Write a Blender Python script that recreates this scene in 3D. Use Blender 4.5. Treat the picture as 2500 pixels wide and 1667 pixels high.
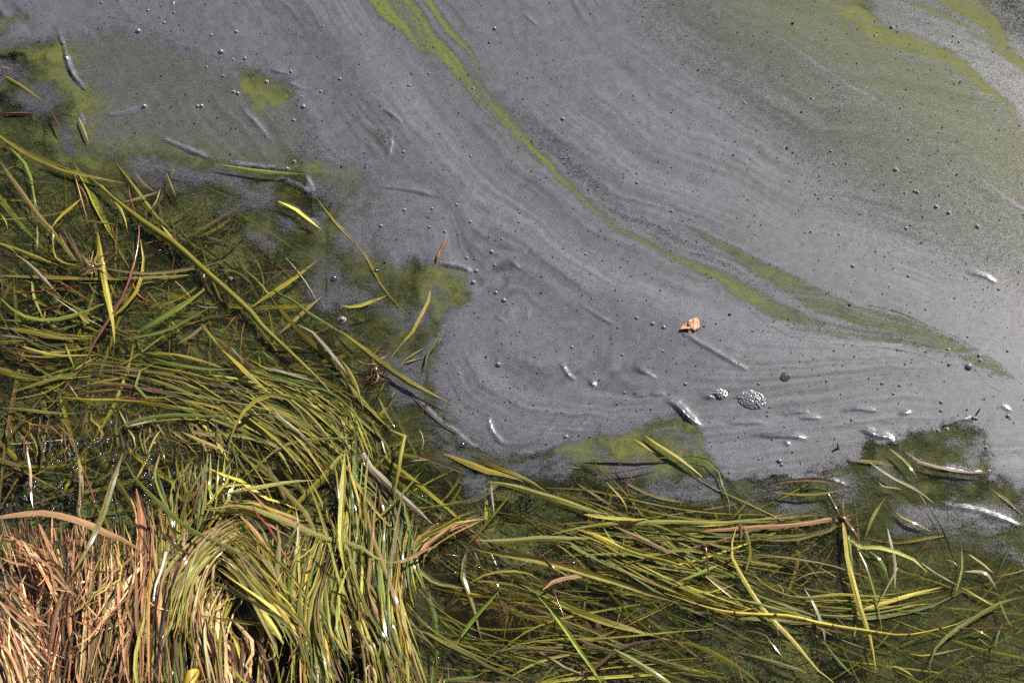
import bpy, math
import numpy as np
from mathutils import Vector

# ------------------------------------------------------------------ camera, sky, sun, exposure
SC = bpy.context.scene
for o in list(bpy.data.objects):
    bpy.data.objects.remove(o)
COL = SC.collection
PITCH = math.radians(60.0)          # looking down from the bank
DIST = 2.0
FPX = 4000.0                        # focal length in photo pixels (2500 wide)
CAM = np.array([0.0, -DIST * math.cos(PITCH), DIST * math.sin(PITCH)])
FWD = np.array([0.0, math.cos(PITCH), -math.sin(PITCH)])
UPV = np.array([0.0, math.sin(PITCH), math.cos(PITCH)])
cd = bpy.data.cameras.new("camera")
cd.sensor_width = 36.0
cd.lens = FPX / 2500.0 * 36.0
cd.clip_start = 0.05
cd.clip_end = 400.0
cam = bpy.data.objects.new("camera", cd)
COL.objects.link(cam)
cam.location = CAM.tolist()
cam.rotation_euler = (math.pi / 2 - PITCH, 0, 0)
SC.camera = cam

SUN_EL, SUN_AZ = math.radians(43.0), math.radians(39.0)     # azimuth clockwise from +y
w = bpy.data.worlds.new("World")
SC.world = w
w.use_nodes = True
wn = w.node_tree
sky = wn.nodes.new("ShaderNodeTexSky")
sky.sky_type = 'NISHITA'
sky.sun_disc = False
sky.sun_elevation = SUN_EL
sky.sun_rotation = SUN_AZ
bg = wn.nodes["Background"]
bg.inputs["Strength"].default_value = 0.05
wn.links.new(sky.outputs[0], bg.inputs["Color"])
sl = bpy.data.lights.new("sun", 'SUN')
sl.energy = 5.0
sl.angle = math.radians(0.53)
sl.color = (1.0, 0.95, 0.87)
sun = bpy.data.objects.new("sun", sl)
COL.objects.link(sun)
sdir = Vector((math.cos(SUN_EL) * math.sin(SUN_AZ), math.cos(SUN_EL) * math.cos(SUN_AZ), math.sin(SUN_EL)))
sun.rotation_euler = sdir.to_track_quat('Z', 'Y').to_euler()
sun.location = (sdir * 6).to_tuple()
vs = SC.view_settings
SC.display_settings.display_device = 'sRGB'
vs.view_transform = 'Standard'
vs.look = 'None'
vs.exposure = 0.5
vs.gamma = 1.0
vs.use_curve_mapping = False
SC.cycles.transparent_max_bounces = 32
SC.cycles.max_bounces = 8
SC.cycles.use_denoising = False

rng = np.random.default_rng(11)

# ------------------------------------------------------------------ photo <-> world helpers
def world(px, py, z=0.0):
    px = np.asarray(px, float); py = np.asarray(py, float)
    X = (px - 1250.0) / FPX
    Y = -(py - 833.5) / FPX
    d = FWD[None] + UPV[None] * Y.reshape(-1, 1)
    d = d + np.stack([X.ravel(), np.zeros(X.size), np.zeros(X.size)], 1)
    z = np.broadcast_to(np.asarray(z, float), X.shape).ravel()
    t = (z - CAM[2]) / d[:, 2]
    return CAM[None] + d * t[:, None]

def depth_at(P):
    return np.maximum((P - CAM[None]) @ FWD, 0.25)

def photo(P):
    q = P - CAM[None]
    dz = np.maximum(q @ FWD, 0.25)
    return 1250.0 + FPX * q[:, 0] / dz, 833.5 - FPX * (q @ UPV) / dz

OFF = {'A': (0, 0), 'B': (830, 0), 'C': (1650, 0), 'D': (0, 550), 'E': (830, 550), 'F': (1650, 550),
       'G': (0, 1107), 'H': (830, 1107), 'I': (1650, 1107), 'P': (0, 0)}
K = 850.0 / 2352.0
def pts(crop, s):
    a = np.array([[float(v) for v in p.split(',')] for p in s.split()])
    if crop == 'P':
        return a
    return a * K + np.array(OFF[crop])

# ------------------------------------------------------------------ numpy noise
def hash2(ix, iy, seed):
    h = (ix.astype(np.int64) * 374761393 + iy.astype(np.int64) * 668265263 + seed * 1442695041) & 0xffffffff
    h = ((h ^ (h >> 13)) * 1274126177) & 0xffffffff
    return ((h ^ (h >> 16)) & 0xffffff) / float(0xffffff)

def vnoise(x, y, seed=0):
    ix = np.floor(x); iy = np.floor(y)
    fx = x - ix; fy = y - iy
    fx = fx * fx * fx * (fx * (fx * 6 - 15) + 10); fy = fy * fy * fy * (fy * (fy * 6 - 15) + 10)
    a = hash2(ix, iy, seed); b = hash2(ix + 1, iy, seed); c = hash2(ix, iy + 1, seed); d = hash2(ix + 1, iy + 1, seed)
    return (a * (1 - fx) + b * fx) * (1 - fy) + (c * (1 - fx) + d * fx) * fy

def fbm(x, y, octv=4, seed=0):
    s = 0.0; a = 0.5; t = 0.0
    for k in range(octv):
        s = s + a * vnoise(x * 2 ** k + 17.3 * k, y * 2 ** k - 9.1 * k, seed + k); t += a; a *= 0.5
    return s / t

def sstep(a, b, x):
    t = np.clip((x - a) / (b - a), 0, 1)
    return t * t * (3 - 2 * t)

def poly_sd(px, py, poly):
    """signed distance, positive inside"""
    n = len(poly)
    d = np.full(px.shape, 1e9); ins = np.zeros(px.shape, bool)
    for i in range(n):
        ax, ay = poly[i]; bx, by = poly[(i + 1) % n]
        ex, ey = bx - ax, by - ay
        wx, wy = px - ax, py - ay
        t = np.clip((wx * ex + wy * ey) / (ex * ex + ey * ey + 1e-9), 0, 1)
        d = np.minimum(d, (wx - ex * t) ** 2 + (wy - ey * t) ** 2)
        if abs(by - ay) > 1e-9:
            c = (ay > py) != (by > py)
            ins ^= c & (px < (bx - ax) * (py - ay) / (by - ay) + ax)
    d = np.sqrt(d)
    return np.where(ins, d, -d)

def line_dist(px, py, line):
    """distance, signed side (positive = to the upper right of the running direction), running fraction, interpolated index"""
    d = np.full(px.shape, 1e18); side = np.ones(px.shape); run = np.zeros(px.shape)
    L = np.hypot(*(np.diff(line, axis=0).T)); cum = np.concatenate([[0], np.cumsum(L)])
    for i in range(len(line) - 1):
        ax, ay = line[i]; bx, by = line[i + 1]
        ex, ey = bx - ax, by - ay
        wx, wy = px - ax, py - ay
        t = np.clip((wx * ex + wy * ey) / (ex * ex + ey * ey + 1e-9), 0, 1)
        dd = (wx - ex * t) ** 2 + (wy - ey * t) ** 2
        m = dd < d
        d = np.where(m, dd, d)
        side = np.where(m, np.sign(ex * wy - ey * wx), side)
        run = np.where(m, cum[i] + t * L[i], run)
    return np.sqrt(d), -side, run, cum

def smooth_line(p, n):
    """Catmull-Rom resample of a polyline (any dimension) to n points evenly along its length"""
    p = np.asarray(p, float)
    if len(p) < 3:
        t = np.linspace(0, 1, n)[:, None]
        return p[0] * (1 - t) + p[-1] * t
    q = np.vstack([2 * p[0] - p[1], p, 2 * p[-1] - p[-2]])
    out = []
    for i in range(1, len(q) - 2):
        t = np.linspace(0, 1, 8, endpoint=False)[:, None]
        a, b, c, d = q[i - 1], q[i], q[i + 1], q[i + 2]
        out.append(0.5 * (2 * b + (c - a) * t + (2 * a - 5 * b + 4 * c - d) * t ** 2 + (3 * b - a - 3 * c + d) * t ** 3))
    out.append(q[-2][None])
    c = np.vstack(out)
    L = np.concatenate([[0], np.cumsum(np.linalg.norm(np.diff(c, axis=0), axis=1))])
    u = np.linspace(0, L[-1], n)
    return np.stack([np.interp(u, L, c[:, k]) for k in range(c.shape[1])], 1)

# ------------------------------------------------------------------ materials
class NT:
    def __init__(self, name):
        self.m = bpy.data.materials.new(name); self.m.use_nodes = True
        self.t = self.m.node_tree; self.t.nodes.clear()
        self.out = self.t.nodes.new("ShaderNodeOutputMaterial")
    def n(self, kind, **kw):
        nd = self.t.nodes.new(kind)
        for k, v in kw.items():
            if k.startswith('i_'):
                key = k[2:].replace('_', ' ')
                nd.inputs[key].default_value = v
            else:
                setattr(nd, k, v)
        return nd
    def l(self, a, b):
        self.t.links.new(a, b)
    def math(self, op, a, b=None, c=None, clamp=False):
        nd = self.n("ShaderNodeMath", operation=op); nd.use_clamp = clamp
        for i, v in enumerate((a, b, c)):
            if v is None: continue
            if isinstance(v, (int, float)): nd.inputs[i].default_value = v
            else: self.l(v, nd.inputs[i])
        return nd.outputs[0]
    def mix(self, f, a, b, blend='MIX'):
        nd = self.n("ShaderNodeMix", data_type='RGBA', blend_type=blend)
        for sock, v in ((nd.inputs[0], f), (nd.inputs[6], a), (nd.inputs[7], b)):
            if isinstance(v, (int, float)): sock.default_value = v
            elif isinstance(v, tuple): sock.default_value = (*v, 1.0) if len(v) == 3 else v
            else: self.l(v, sock)
        return nd.outputs[2]
    def noise(self, vec, scale, detail=2.0, rough=0.5, dist=0.0):
        nd = self.n("ShaderNodeTexNoise")
        nd.inputs["Scale"].default_value = scale; nd.inputs["Detail"].default_value = detail
        nd.inputs["Roughness"].default_value = rough; nd.inputs["Distortion"].default_value = dist
        self.l(vec, nd.inputs["Vector"])
        return nd.outputs[0]
    def attr(self, name):
        nd = self.n("ShaderNodeAttribute", attribute_name=name)
        return nd
    def pos(self):
        return self.n("ShaderNodeNewGeometry").outputs["Position"]
    def bump(self, h, strength, dist, normal=None):
        nd = self.n("ShaderNodeBump"); nd.inputs["Strength"].default_value = strength; nd.inputs["Distance"].default_value = dist
        self.l(h, nd.inputs["Height"])
        if normal is not None: self.l(normal, nd.inputs["Normal"])
        return nd.outputs[0]

def mat_film():
    t = NT("scum_film_material"); P = t.pos()
    dens = t.attr("dens").outputs["Fac"]; tone = t.attr("tone").outputs["Fac"]
    n1 = t.noise(P, 850, 2.0, 0.65); n2 = t.noise(P, 240, 3.0, 0.65)
    n = t.math('ADD', t.math('MULTIPLY', n1, 0.78), t.math('MULTIPLY', n2, 0.22))
    ns = t.math('MULTIPLY_ADD', t.math('SUBTRACT', n, 0.5), 2.5, 0.5)
    alpha = t.math('MULTIPLY_ADD', t.math('SUBTRACT', dens, ns), 7.0, 0.5, clamp=True)
    fine = t.noise(P, 1300, 1.0, 0.7); gr = t.noise(P, 760, 2.0, 0.8)
    grain = t.math('MAXIMUM', t.math('MULTIPLY_ADD', t.math('SUBTRACT', gr, 0.5), 4.2, 1.0), 0.12)
    val = t.math('MULTIPLY', grain, tone)
    c = t.n("ShaderNodeCombineColor")
    t.l(t.math('MULTIPLY', val, 0.100), c.inputs[0]); t.l(t.math('MULTIPLY', val, 0.100), c.inputs[1]); t.l(t.math('MULTIPLY', val, 0.112), c.inputs[2])
    nb = t.bump(fine, 0.28, 0.0006, t.bump(n2, 0.10, 0.0012))
    b = t.n("ShaderNodeBsdfPrincipled", i_Roughness=0.42)
    b.inputs["Coat Weight"].default_value = 0.9; b.inputs["Coat Roughness"].default_value = 0.17
    t.l(t.math('MULTIPLY_ADD', tone, 0.06, 0.10), b.inputs["Specular IOR Level"])
    t.l(c.outputs[0], b.inputs["Base Color"]); t.l(nb, b.inputs["Normal"])
    tr = t.n("ShaderNodeBsdfTransparent")
    mx = t.n("ShaderNodeMixShader"); t.l(alpha, mx.inputs[0]); t.l(tr.outputs[0], mx.inputs[1]); t.l(b.outputs[0], mx.inputs[2])
    t.l(mx.outputs[0], t.out.inputs[0])
    return t.m

def mat_bubble():
    t = NT("film_bubble_material"); P = t.pos()
    n1 = t.noise(P, 900, 1.5, 0.6)
    c = t.mix(n1, (0.09, 0.09, 0.10), (0.22, 0.22, 0.235))
    b = t.n("ShaderNodeBsdfPrincipled", i_Roughness=0.42)
    b.inputs["Coat Weight"].default_value = 1.0; b.inputs["Coat Roughness"].default_value = 0.17
    t.l(c, b.inputs["Base Color"]); t.l(t.bump(n1, 0.2, 0.0006), b.inputs["Normal"])
    t.l(b.outputs[0], t.out.inputs[0])
    return t.m

def mat_clear(name, tint, alpha, rough=0.05):
    t = NT(name)
    tr = t.n("ShaderNodeBsdfTransparent"); tr.inputs[0].default_value = (*tint, 1)
    g = t.n("ShaderNodeBsdfGlossy", i_Roughness=rough); g.inputs[0].default_value = (1, 1, 1, 1)
    f = t.n("ShaderNodeFresnel", i_IOR=1.36)
    mx = t.n("ShaderNodeMixShader"); t.l(t.math('MAXIMUM', f.outputs[0], alpha), mx.inputs[0])
    t.l(tr.outputs[0], mx.inputs[1]); t.l(g.outputs[0], mx.inputs[2])
    t.l(mx.outputs[0], t.out.inputs[0])
    return t.m

def mat_water():
    t = NT("pond_water_material"); P = t.pos()
    h = t.math('ADD', t.noise(P, 70, 2.0, 0.5), t.math('MULTIPLY', t.noise(P, 260, 1.0, 0.5), 0.18))
    nb = t.bump(h, 0.10, 0.004)
    tr = t.n("ShaderNodeBsdfTransparent"); tr.inputs[0].default_value = (0.90, 0.92, 0.80, 1)
    g = t.n("ShaderNodeBsdfGlossy", i_Roughness=0.06); t.l(nb, g.inputs["Normal"])
    f = t.n("ShaderNodeFresnel", i_IOR=1.33); t.l(nb, f.inputs["Normal"])
    mx = t.n("ShaderNodeMixShader"); t.l(f.outputs[0], mx.inputs[0]); t.l(tr.outputs[0], mx.inputs[1]); t.l(g.outputs[0], mx.inputs[2])
    t.l(mx.outputs[0], t.out.inputs[0])
    return t.m

def mat_bloom():
    t = NT("algae_bloom_material"); P = t.pos()
    g = t.attr("green").outputs["Fac"]
    n1 = t.noise(P, 45, 5.0, 0.65, 0.6); n2 = t.noise(P, 500, 2.0, 0.6)
    a = t.math('MULTIPLY_ADD', t.math('SUBTRACT', n1, 0.5), 0.9, g)
    a = t.math('MULTIPLY_ADD', t.math('SUBTRACT', n2, 0.5), 0.5, a, clamp=True)
    col = t.mix(a, (0.078, 0.084, 0.032), (0.150, 0.170, 0.042))
    b = t.n("ShaderNodeBsdfPrincipled", i_Roughness=0.7); b.inputs["Specular IOR Level"].default_value = 0.1
    t.l(col, b.inputs["Base Color"])
    tr = t.n("ShaderNodeBsdfTransparent")
    mx = t.n("ShaderNodeMixShader"); t.l(t.math('MULTIPLY', a, 1.9, clamp=True), mx.inputs[0]); t.l(tr.outputs[0], mx.inputs[1]); t.l(b.outputs[0], mx.inputs[2])
    t.l(mx.outputs[0], t.out.inputs[0])
    return t.m

def mat_floc(name, col, k):
    t = NT(name); P = t.pos()
    d = t.attr("dens").outputs["Fac"]
    n1 = t.noise(P, 110, 7.0, 0.75, 1.2); n2 = t.noise(P, 480, 4.0, 0.7, 0.5)
    n = t.math('ADD', t.math('MULTIPLY', n1, 0.55), t.math('MULTIPLY', n2, 0.45))
    n = t.math('MULTIPLY_ADD', t.math('SUBTRACT', n, 0.5), 3.2, 0.5)
    a = t.math('MULTIPLY_ADD', t.math('SUBTRACT', t.math('ADD', d, n), 1.0), k, 0.2, clamp=True)
    c = t.mix(t.math('MULTIPLY_ADD', t.math('SUBTRACT', n, 0.5), 1.2, 0.5, clamp=True), tuple(v * 0.45 for v in col), tuple(v * 1.7 for v in col))
    b = t.n("ShaderNodeBsdfPrincipled", i_Roughness=0.75); b.inputs["Specular IOR Level"].default_value = 0.1
    t.l(c, b.inputs["Base Color"]); t.l(t.bump(n1, 0.7, 0.004), b.inputs["Normal"])
    tr = t.n("ShaderNodeBsdfTransparent")
    mx = t.n("ShaderNodeMixShader"); t.l(t.math('MULTIPLY', a, 0.85), mx.inputs[0]); t.l(tr.outputs[0], mx.inputs[1]); t.l(b.outputs[0], mx.inputs[2])
    t.l(mx.outputs[0], t.out.inputs[0])
    return t.m

def mat_blade(name, rough, coat, transl, vein):
    t = NT(name)
    tint = t.attr("tint").outputs["Color"]
    uv = t.n("ShaderNodeUVMap").outputs[0]
    mp = t.n("ShaderNodeMapping"); mp.inputs["Scale"].default_value = (11.0, 5.0, 1.0); t.l(uv, mp.inputs[0])
    stripe = t.noise(mp.outputs[0], 1.0, 2.0, 0.6)
    mp2 = t.n("ShaderNodeMapping"); mp2.inputs["Scale"].default_value = (2.0, 120.0, 1.0); t.l(uv, mp2.inputs[0])
    blot = t.noise(mp2.outputs[0], 1.0, 4.0, 0.65)
    P = t.pos(); fine = t.noise(P, 420, 3.0, 0.65)
    f = t.math('MAXIMUM', t.math('MULTIPLY_ADD', t.math('SUBTRACT', stripe, 0.5), vein * 2.4, 1.0), 0.25)
    f = t.math('MULTIPLY', f, t.math('MULTIPLY_ADD', fine, 0.9, 0.55))
    vv = t.n("ShaderNodeCombineColor")
    for i in range(3): t.l(f, vv.inputs[i])
    c = t.mix(1.0, tint, vv.outputs[0], 'MULTIPLY')
    bl = t.math('MULTIPLY_ADD', blot, 5.0, -2.75, clamp=True)
    c = t.mix(t.math('MULTIPLY', bl, 0.40), c, t.mix(1.0, c, (0.75, 0.45, 0.28), 'MULTIPLY'))
    b = t.n("ShaderNodeBsdfPrincipled", i_Roughness=rough)
    b.inputs["Coat Weight"].default_value = coat; b.inputs["Coat Roughness"].default_value = 0.12
    nb = t.bump(t.math('ADD', stripe, t.math('MULTIPLY', fine, 0.5)), 0.7, 0.0010)
    t.l(c, b.inputs["Base Color"]); t.l(nb, b.inputs["Normal"])
    tl = t.n("ShaderNodeBsdfTranslucent"); t.l(c, tl.inputs[0])
    mx = t.n("ShaderNodeMixShader", ); mx.inputs[0].default_value = transl
    t.l(b.outputs[0], mx.inputs[1]); t.l(tl.outputs[0], mx.inputs[2])
    t.l(mx.outputs[0], t.out.inputs[0])
    return t.m

def mat_simple(name, c1, c2, scale, rough, bump=0.3, coat=0.0):
    t = NT(name); P = t.pos()
    n = t.noise(P, scale, 5.0, 0.65)
    c = t.mix(n, c1, c2)
    b = t.n("ShaderNodeBsdfPrincipled", i_Roughness=rough)
    b.inputs["Coat Weight"].default_value = coat
    t.l(c, b.inputs["Base Color"])
    if bump: t.l(t.bump(n, bump, 0.003), b.inputs["Normal"])
    t.l(b.outputs[0], t.out.inputs[0])
    return t.m

def mat_bed():
    t = NT("pond_bed_material"); P = t.pos()
    s = t.attr("sand").outputs["Fac"]
    n = t.noise(P, 60, 6.0, 0.7); n2 = t.noise(P, 500, 3.0, 0.6)
    mud = t.mix(n, (0.006, 0.007, 0.004), (0.026, 0.028, 0.010))
    sand = t.mix(n2, (0.17, 0.092, 0.02), (0.38, 0.215, 0.06))
    f = t.math('MULTIPLY_ADD', t.math('SUBTRACT', n, 0.5), 1.6, s, clamp=True)
    c = t.mix(t.math('MULTIPLY', f, s, clamp=True), mud, sand)
    b = t.n("ShaderNodeBsdfPrincipled", i_Roughness=0.85)
    t.l(c, b.inputs["Base Color"]); t.l(t.bump(n2, 0.5, 0.002), b.inputs["Normal"])
    t.l(b.outputs[0], t.out.inputs[0])
    return t.m

M_FILM = mat_film(); M_BUB = mat_bubble(); M_WATER = mat_water(); M_BLOOM = mat_bloom(); M_BED = mat_bed()
M_CLEAR = mat_clear("clear_bubble_material", (0.66, 0.67, 0.6), 0.16, 0.10)
M_DROP = mat_clear("water_drop_material", (0.9, 0.92, 0.85), 0.22, 0.08)
M_WET = mat_blade("wet_grass_material", 0.38, 0.75, 0.22, 0.9)
M_SUB = mat_blade("sunken_grass_material", 0.6, 0.0, 0.15, 0.7)
M_DRY = mat_blade("dry_straw_material", 0.55, 0.06, 0.18, 0.8)
M_MUD = mat_simple("bank_mud_material", (0.006, 0.005, 0.004), (0.035, 0.025, 0.014), 120, 0.6, 0.8, 0.3)

# ------------------------------------------------------------------ mesh helpers
def tag(o, label=None, cat=None, group=None, kind=None):
    if label: o["label"] = label
    if cat: o["category"] = cat
    if group: o["group"] = group
    if kind: o["kind"] = kind
    return o

def add_obj(name, me, mat=None, parent=None, loc=(0, 0, 0)):
    o = bpy.data.objects.new(name, me); COL.objects.link(o)
    if mat is not None and not me.materials: me.materials.append(mat)
    o.location = loc
    if parent is not None: o.parent = parent
    return o

def add_empty(name, loc):
    o = bpy.data.objects.new(name, None); COL.objects.link(o)
    o.location = loc; o.empty_display_size = 0.02
    return o

def np_mesh(name, V, F, smooth=True):
    """V (n,3); F (m,3) or (m,4)"""
    me = bpy.data.meshes.new(name)
    V = np.ascontiguousarray(V, np.float32); F = np.ascontiguousarray(F, np.int32)
    me.vertices.add(len(V)); me.vertices.foreach_set("co", V.ravel())
    k = F.shape[1]
    me.loops.add(F.size); me.loops.foreach_set("vertex_index", F.ravel())
    me.polygons.add(len(F))
    me.polygons.foreach_set("loop_start", np.arange(0, F.size, k, dtype=np.int32))
    me.update(calc_edges=True)
    me.polygons.foreach_set("use_smooth", np.full(len(F), smooth))
    return me

def set_attr(me, name, val):
    a = me.attributes.new(name, 'FLOAT', 'POINT'); a.data.foreach_set("value", np.ascontiguousarray(val, np.float32))

# ------------------------------------------------------------------ film, algae, water, bed fields
def axis(lo, hi, step, far):
    a = list(np.arange(lo, hi + step * 0.5, step))
    s = step; left = []; right = []
    x = a[0]
    while x > -far: s *= 1.28; x -= s; left.append(x)
    s = step; x = a[-1]
    while x < far: s *= 1.28; x += s; right.append(x)
    return np.array(left[::-1] + a + right)

def grid(xs, ys):
    X, Y = np.meshgrid(xs, ys); nx, ny = len(xs), len(ys)
    i = np.arange((ny - 1) * (nx - 1)); r, c = i // (nx - 1), i % (nx - 1)
    b = r * nx + c
    return X.ravel(), Y.ravel(), np.stack([b, b + 1, b + nx + 1, b + nx], 1)

def compact(me_name, V, F, keep, attrs):
    F = F[keep[F].any(1)]
    used = np.unique(F); rem = np.full(len(V), -1); rem[used] = np.arange(len(used))
    me = np_mesh(me_name, V[used], rem[F])
    for k, v in attrs.items(): set_attr(me, k, v[used])
    return me

FILM_POLY = np.array([(-900, -900), (3400, -900), (3400, 1250), (2600, 1225), (2500, 1195), (2410, 1165), (2390, 1050), (2300, 1040),
    (2200, 1066), (2115, 1080), (2090, 1130), (1990, 1155), (1860, 1172), (1770, 1168), (1722, 1120), (1705, 1060), (1660, 1015), (1610, 1035),
    (1520, 1058), (1440, 1088), (1330, 1113), (1210, 1125), (1120, 1080), (1070, 1020), (1035, 960), (1045, 870), (1065, 800),
    (1110, 750), (1135, 680), (1075, 655), (960, 690), (830, 640), (790, 590), (800, 520), (760, 475), (745, 430), (560, 405),
    (380, 388), (200, 385), (185, 300), (205, 255), (150, 215), (150, 130), (60, 120), (0, 130), (-900, 60)], float)
SEMI_POLY = np.array([(-900, 100), (150, 130), (220, 250), (400, 370), (760, 430), (820, 600), (1080, 640), (1130, 760), (1060, 980), (1130, 1080), (1330, 1100),
    (1690, 1010), (1780, 1160), (2100, 1080), (2400, 1040), (2560, 1190), (3400, 1260), (3400, 1700), (2500, 1390), (2300, 1330), (2050, 1260), (1900, 1270), (1700, 1250),
    (1420, 1200), (1240, 1170), (1180, 1290), (1260, 1400), (1150, 1300), (1090, 1160), (1000, 1060), (880, 900), (760, 770), (690, 640), (560, 560), (420, 470),
    (150, 430), (0, 300), (-900, 250)], float)
WINDOWS = [('A', "-40,60 110,50 180,130 100,190 40,260 -40,300", 0.55, .2), ('A', "200,590 330,510 400,430 400,340 425,345 445,460 340,590 290,600", 0.5, .25),
    ('A', "1560,440 1830,470 1940,510 1945,560 2020,620 2010,690 1860,720 1690,790 1680,700 1640,620 1640,480", 0.62, .28),
    ('E', "660,280 740,275 800,310 870,360 840,490 770,560 700,590 640,480 650,380", 0.6, .2),
    ('B', "195,865 235,830 240,900 295,930 290,968 200,965", 0.62, .25), ('B', "150,1380 240,1300 265,1300 200,1410 100,1500 -100,1600 -60,1500", 0.5, .4),
    ('A', "440,900 700,1000 760,1050 500,1060 400,1000", 0.4, .35), ('E', "1700,1480 1850,1420 2050,1400 2250,1380 2330,1300 2400,1450 2500,1560 2100,1620 1800,1560", 0.62, .12),
    ('H', "1500,-60 1800,-60 2350,-80 2352,30 2100,60 1700,30", 0.62, .1), ('F', "-100,1290 20,1290 130,1330 160,1400 60,1500 -60,1560", 0.5, .1),
    ('F', "1560,1440 1700,1400 1950,1380 2010,1330 2060,1560 1750,1620 1560,1560", 0.26, .38), ('C', "1180,0 1240,0 1300,100 1230,120", 0.0, .2)]
BANDS = [ # crop, points with half width, green, density factor
    ('B', [(200,-200,150),(330,0,125),(470,130,115),(560,250,85),(700,370,68),(830,500,55),(940,630,46),(1080,780,42),(1180,880,36),(1300,1010,34),(1450,1170,32),(1600,1310,28),(1750,1450,28),(1880,1550,30),(2080,1650,24),(2269,1740,24),(2419,1812,24),(2569,1872,26),(2689,1950,34),(2829,2040,34)], 0.9, .38),
    ('F', [(-50,195,22),(150,290,24),(300,350,32),(420,430,56),(560,520,60),(700,590,66),(850,650,66),(1000,700,44),(1150,740,30)], 0.5, .42),
    ('B', [(520,-200,50),(600,0,38),(680,130,36),(760,230,36),(850,330,22),(930,440,11),(1010,550,6)], 0.9, .33),
    ('B', [(620,-180,14),(700,0,14),(790,90,18),(880,230,10)], 0.75, .36),
    ('F', [(-20,-30,10),(90,15,18),(250,100,32),(400,190,42),(600,310,64),(800,420,80),(1000,530,84),(1200,600,74),(1500,670,66),(1800,790,60),(2000,890,54),(2200,990,40),(2290,1040,14)], 0.5, .43),
    ('F', [(850,670,36),(1100,710,40),(1400,760,44),(1650,810,56),(1850,845,46)], 0.45, .45),
    ('C', [(1100,60,30),(1240,120,42),(1350,215,56),(1500,270,46),(1650,310,44),(1830,395,44),(1930,460,40),(2050,565,22),(2200,690,18),(2300,780,8)], 0.85, .26),
    ('C', [(1700,-150,50),(1850,0,60),(2000,60,60),(2120,170,46),(2200,310,44),(2300,420,40),(2420,520,40)], 0.7, .34),
    ('C', [(1600,30,10),(1800,110,16),(1960,180,10),(2100,280,14),(2250,410,12)], 0.8, .35)]
CRACKS = [('F', "200,360 340,440 500,570 620,670 740,740 840,770 950,790 1200,810 1500,850 1750,910 1900,960", 6),
    ('F', "2010,970 2100,1070 2190,1130", 6), ('F', "2100,1010 2180,1050 2270,1070 2290,1050", 6), ('F', "350,400 480,480 620,600 760,690 900,720 1150,720 1300,760 1500,780", 6),
    ('F', "1280,540 1500,590 1700,680 1900,760 2050,860 2200,940", 6), ('B', "250,0 380,130 520,270 650,400 780,520 900,680 1000,790 1150,940 1300,1070 1500,1250", 7),
    ('A', "720,120 860,140 1000,200 1150,290 1350,360 1480,400", 5), ('F', "1510,1400 1500,1500", 7), ('F', "2040,1370 2090,1500 2150,1560", 6), ('F', "1960,1290 1900,1330 1780,1365", 7), ('A', "500,1065 650,1075 850,1075 960,1085", 9)]
DARKS = [ # thin film over dark water
    ('B', [(850,430,40),(980,620,60),(1200,800,80),(1450,1000,100),(1650,1200,100),(1900,1420,90),(2200,1600,60)], .56),
    ('F', [(-60,60,70),(150,170,70),(400,310,55),(650,460,35)], .56), ('C', [(2230,-60,110),(2300,120,110),(2420,260,110)], .47), ('C', [(1230,70,45),(1260,100,30)], .3),
    ('C', [(2040,-20,30),(2160,180,20),(2180,250,20)], .3)]
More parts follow.
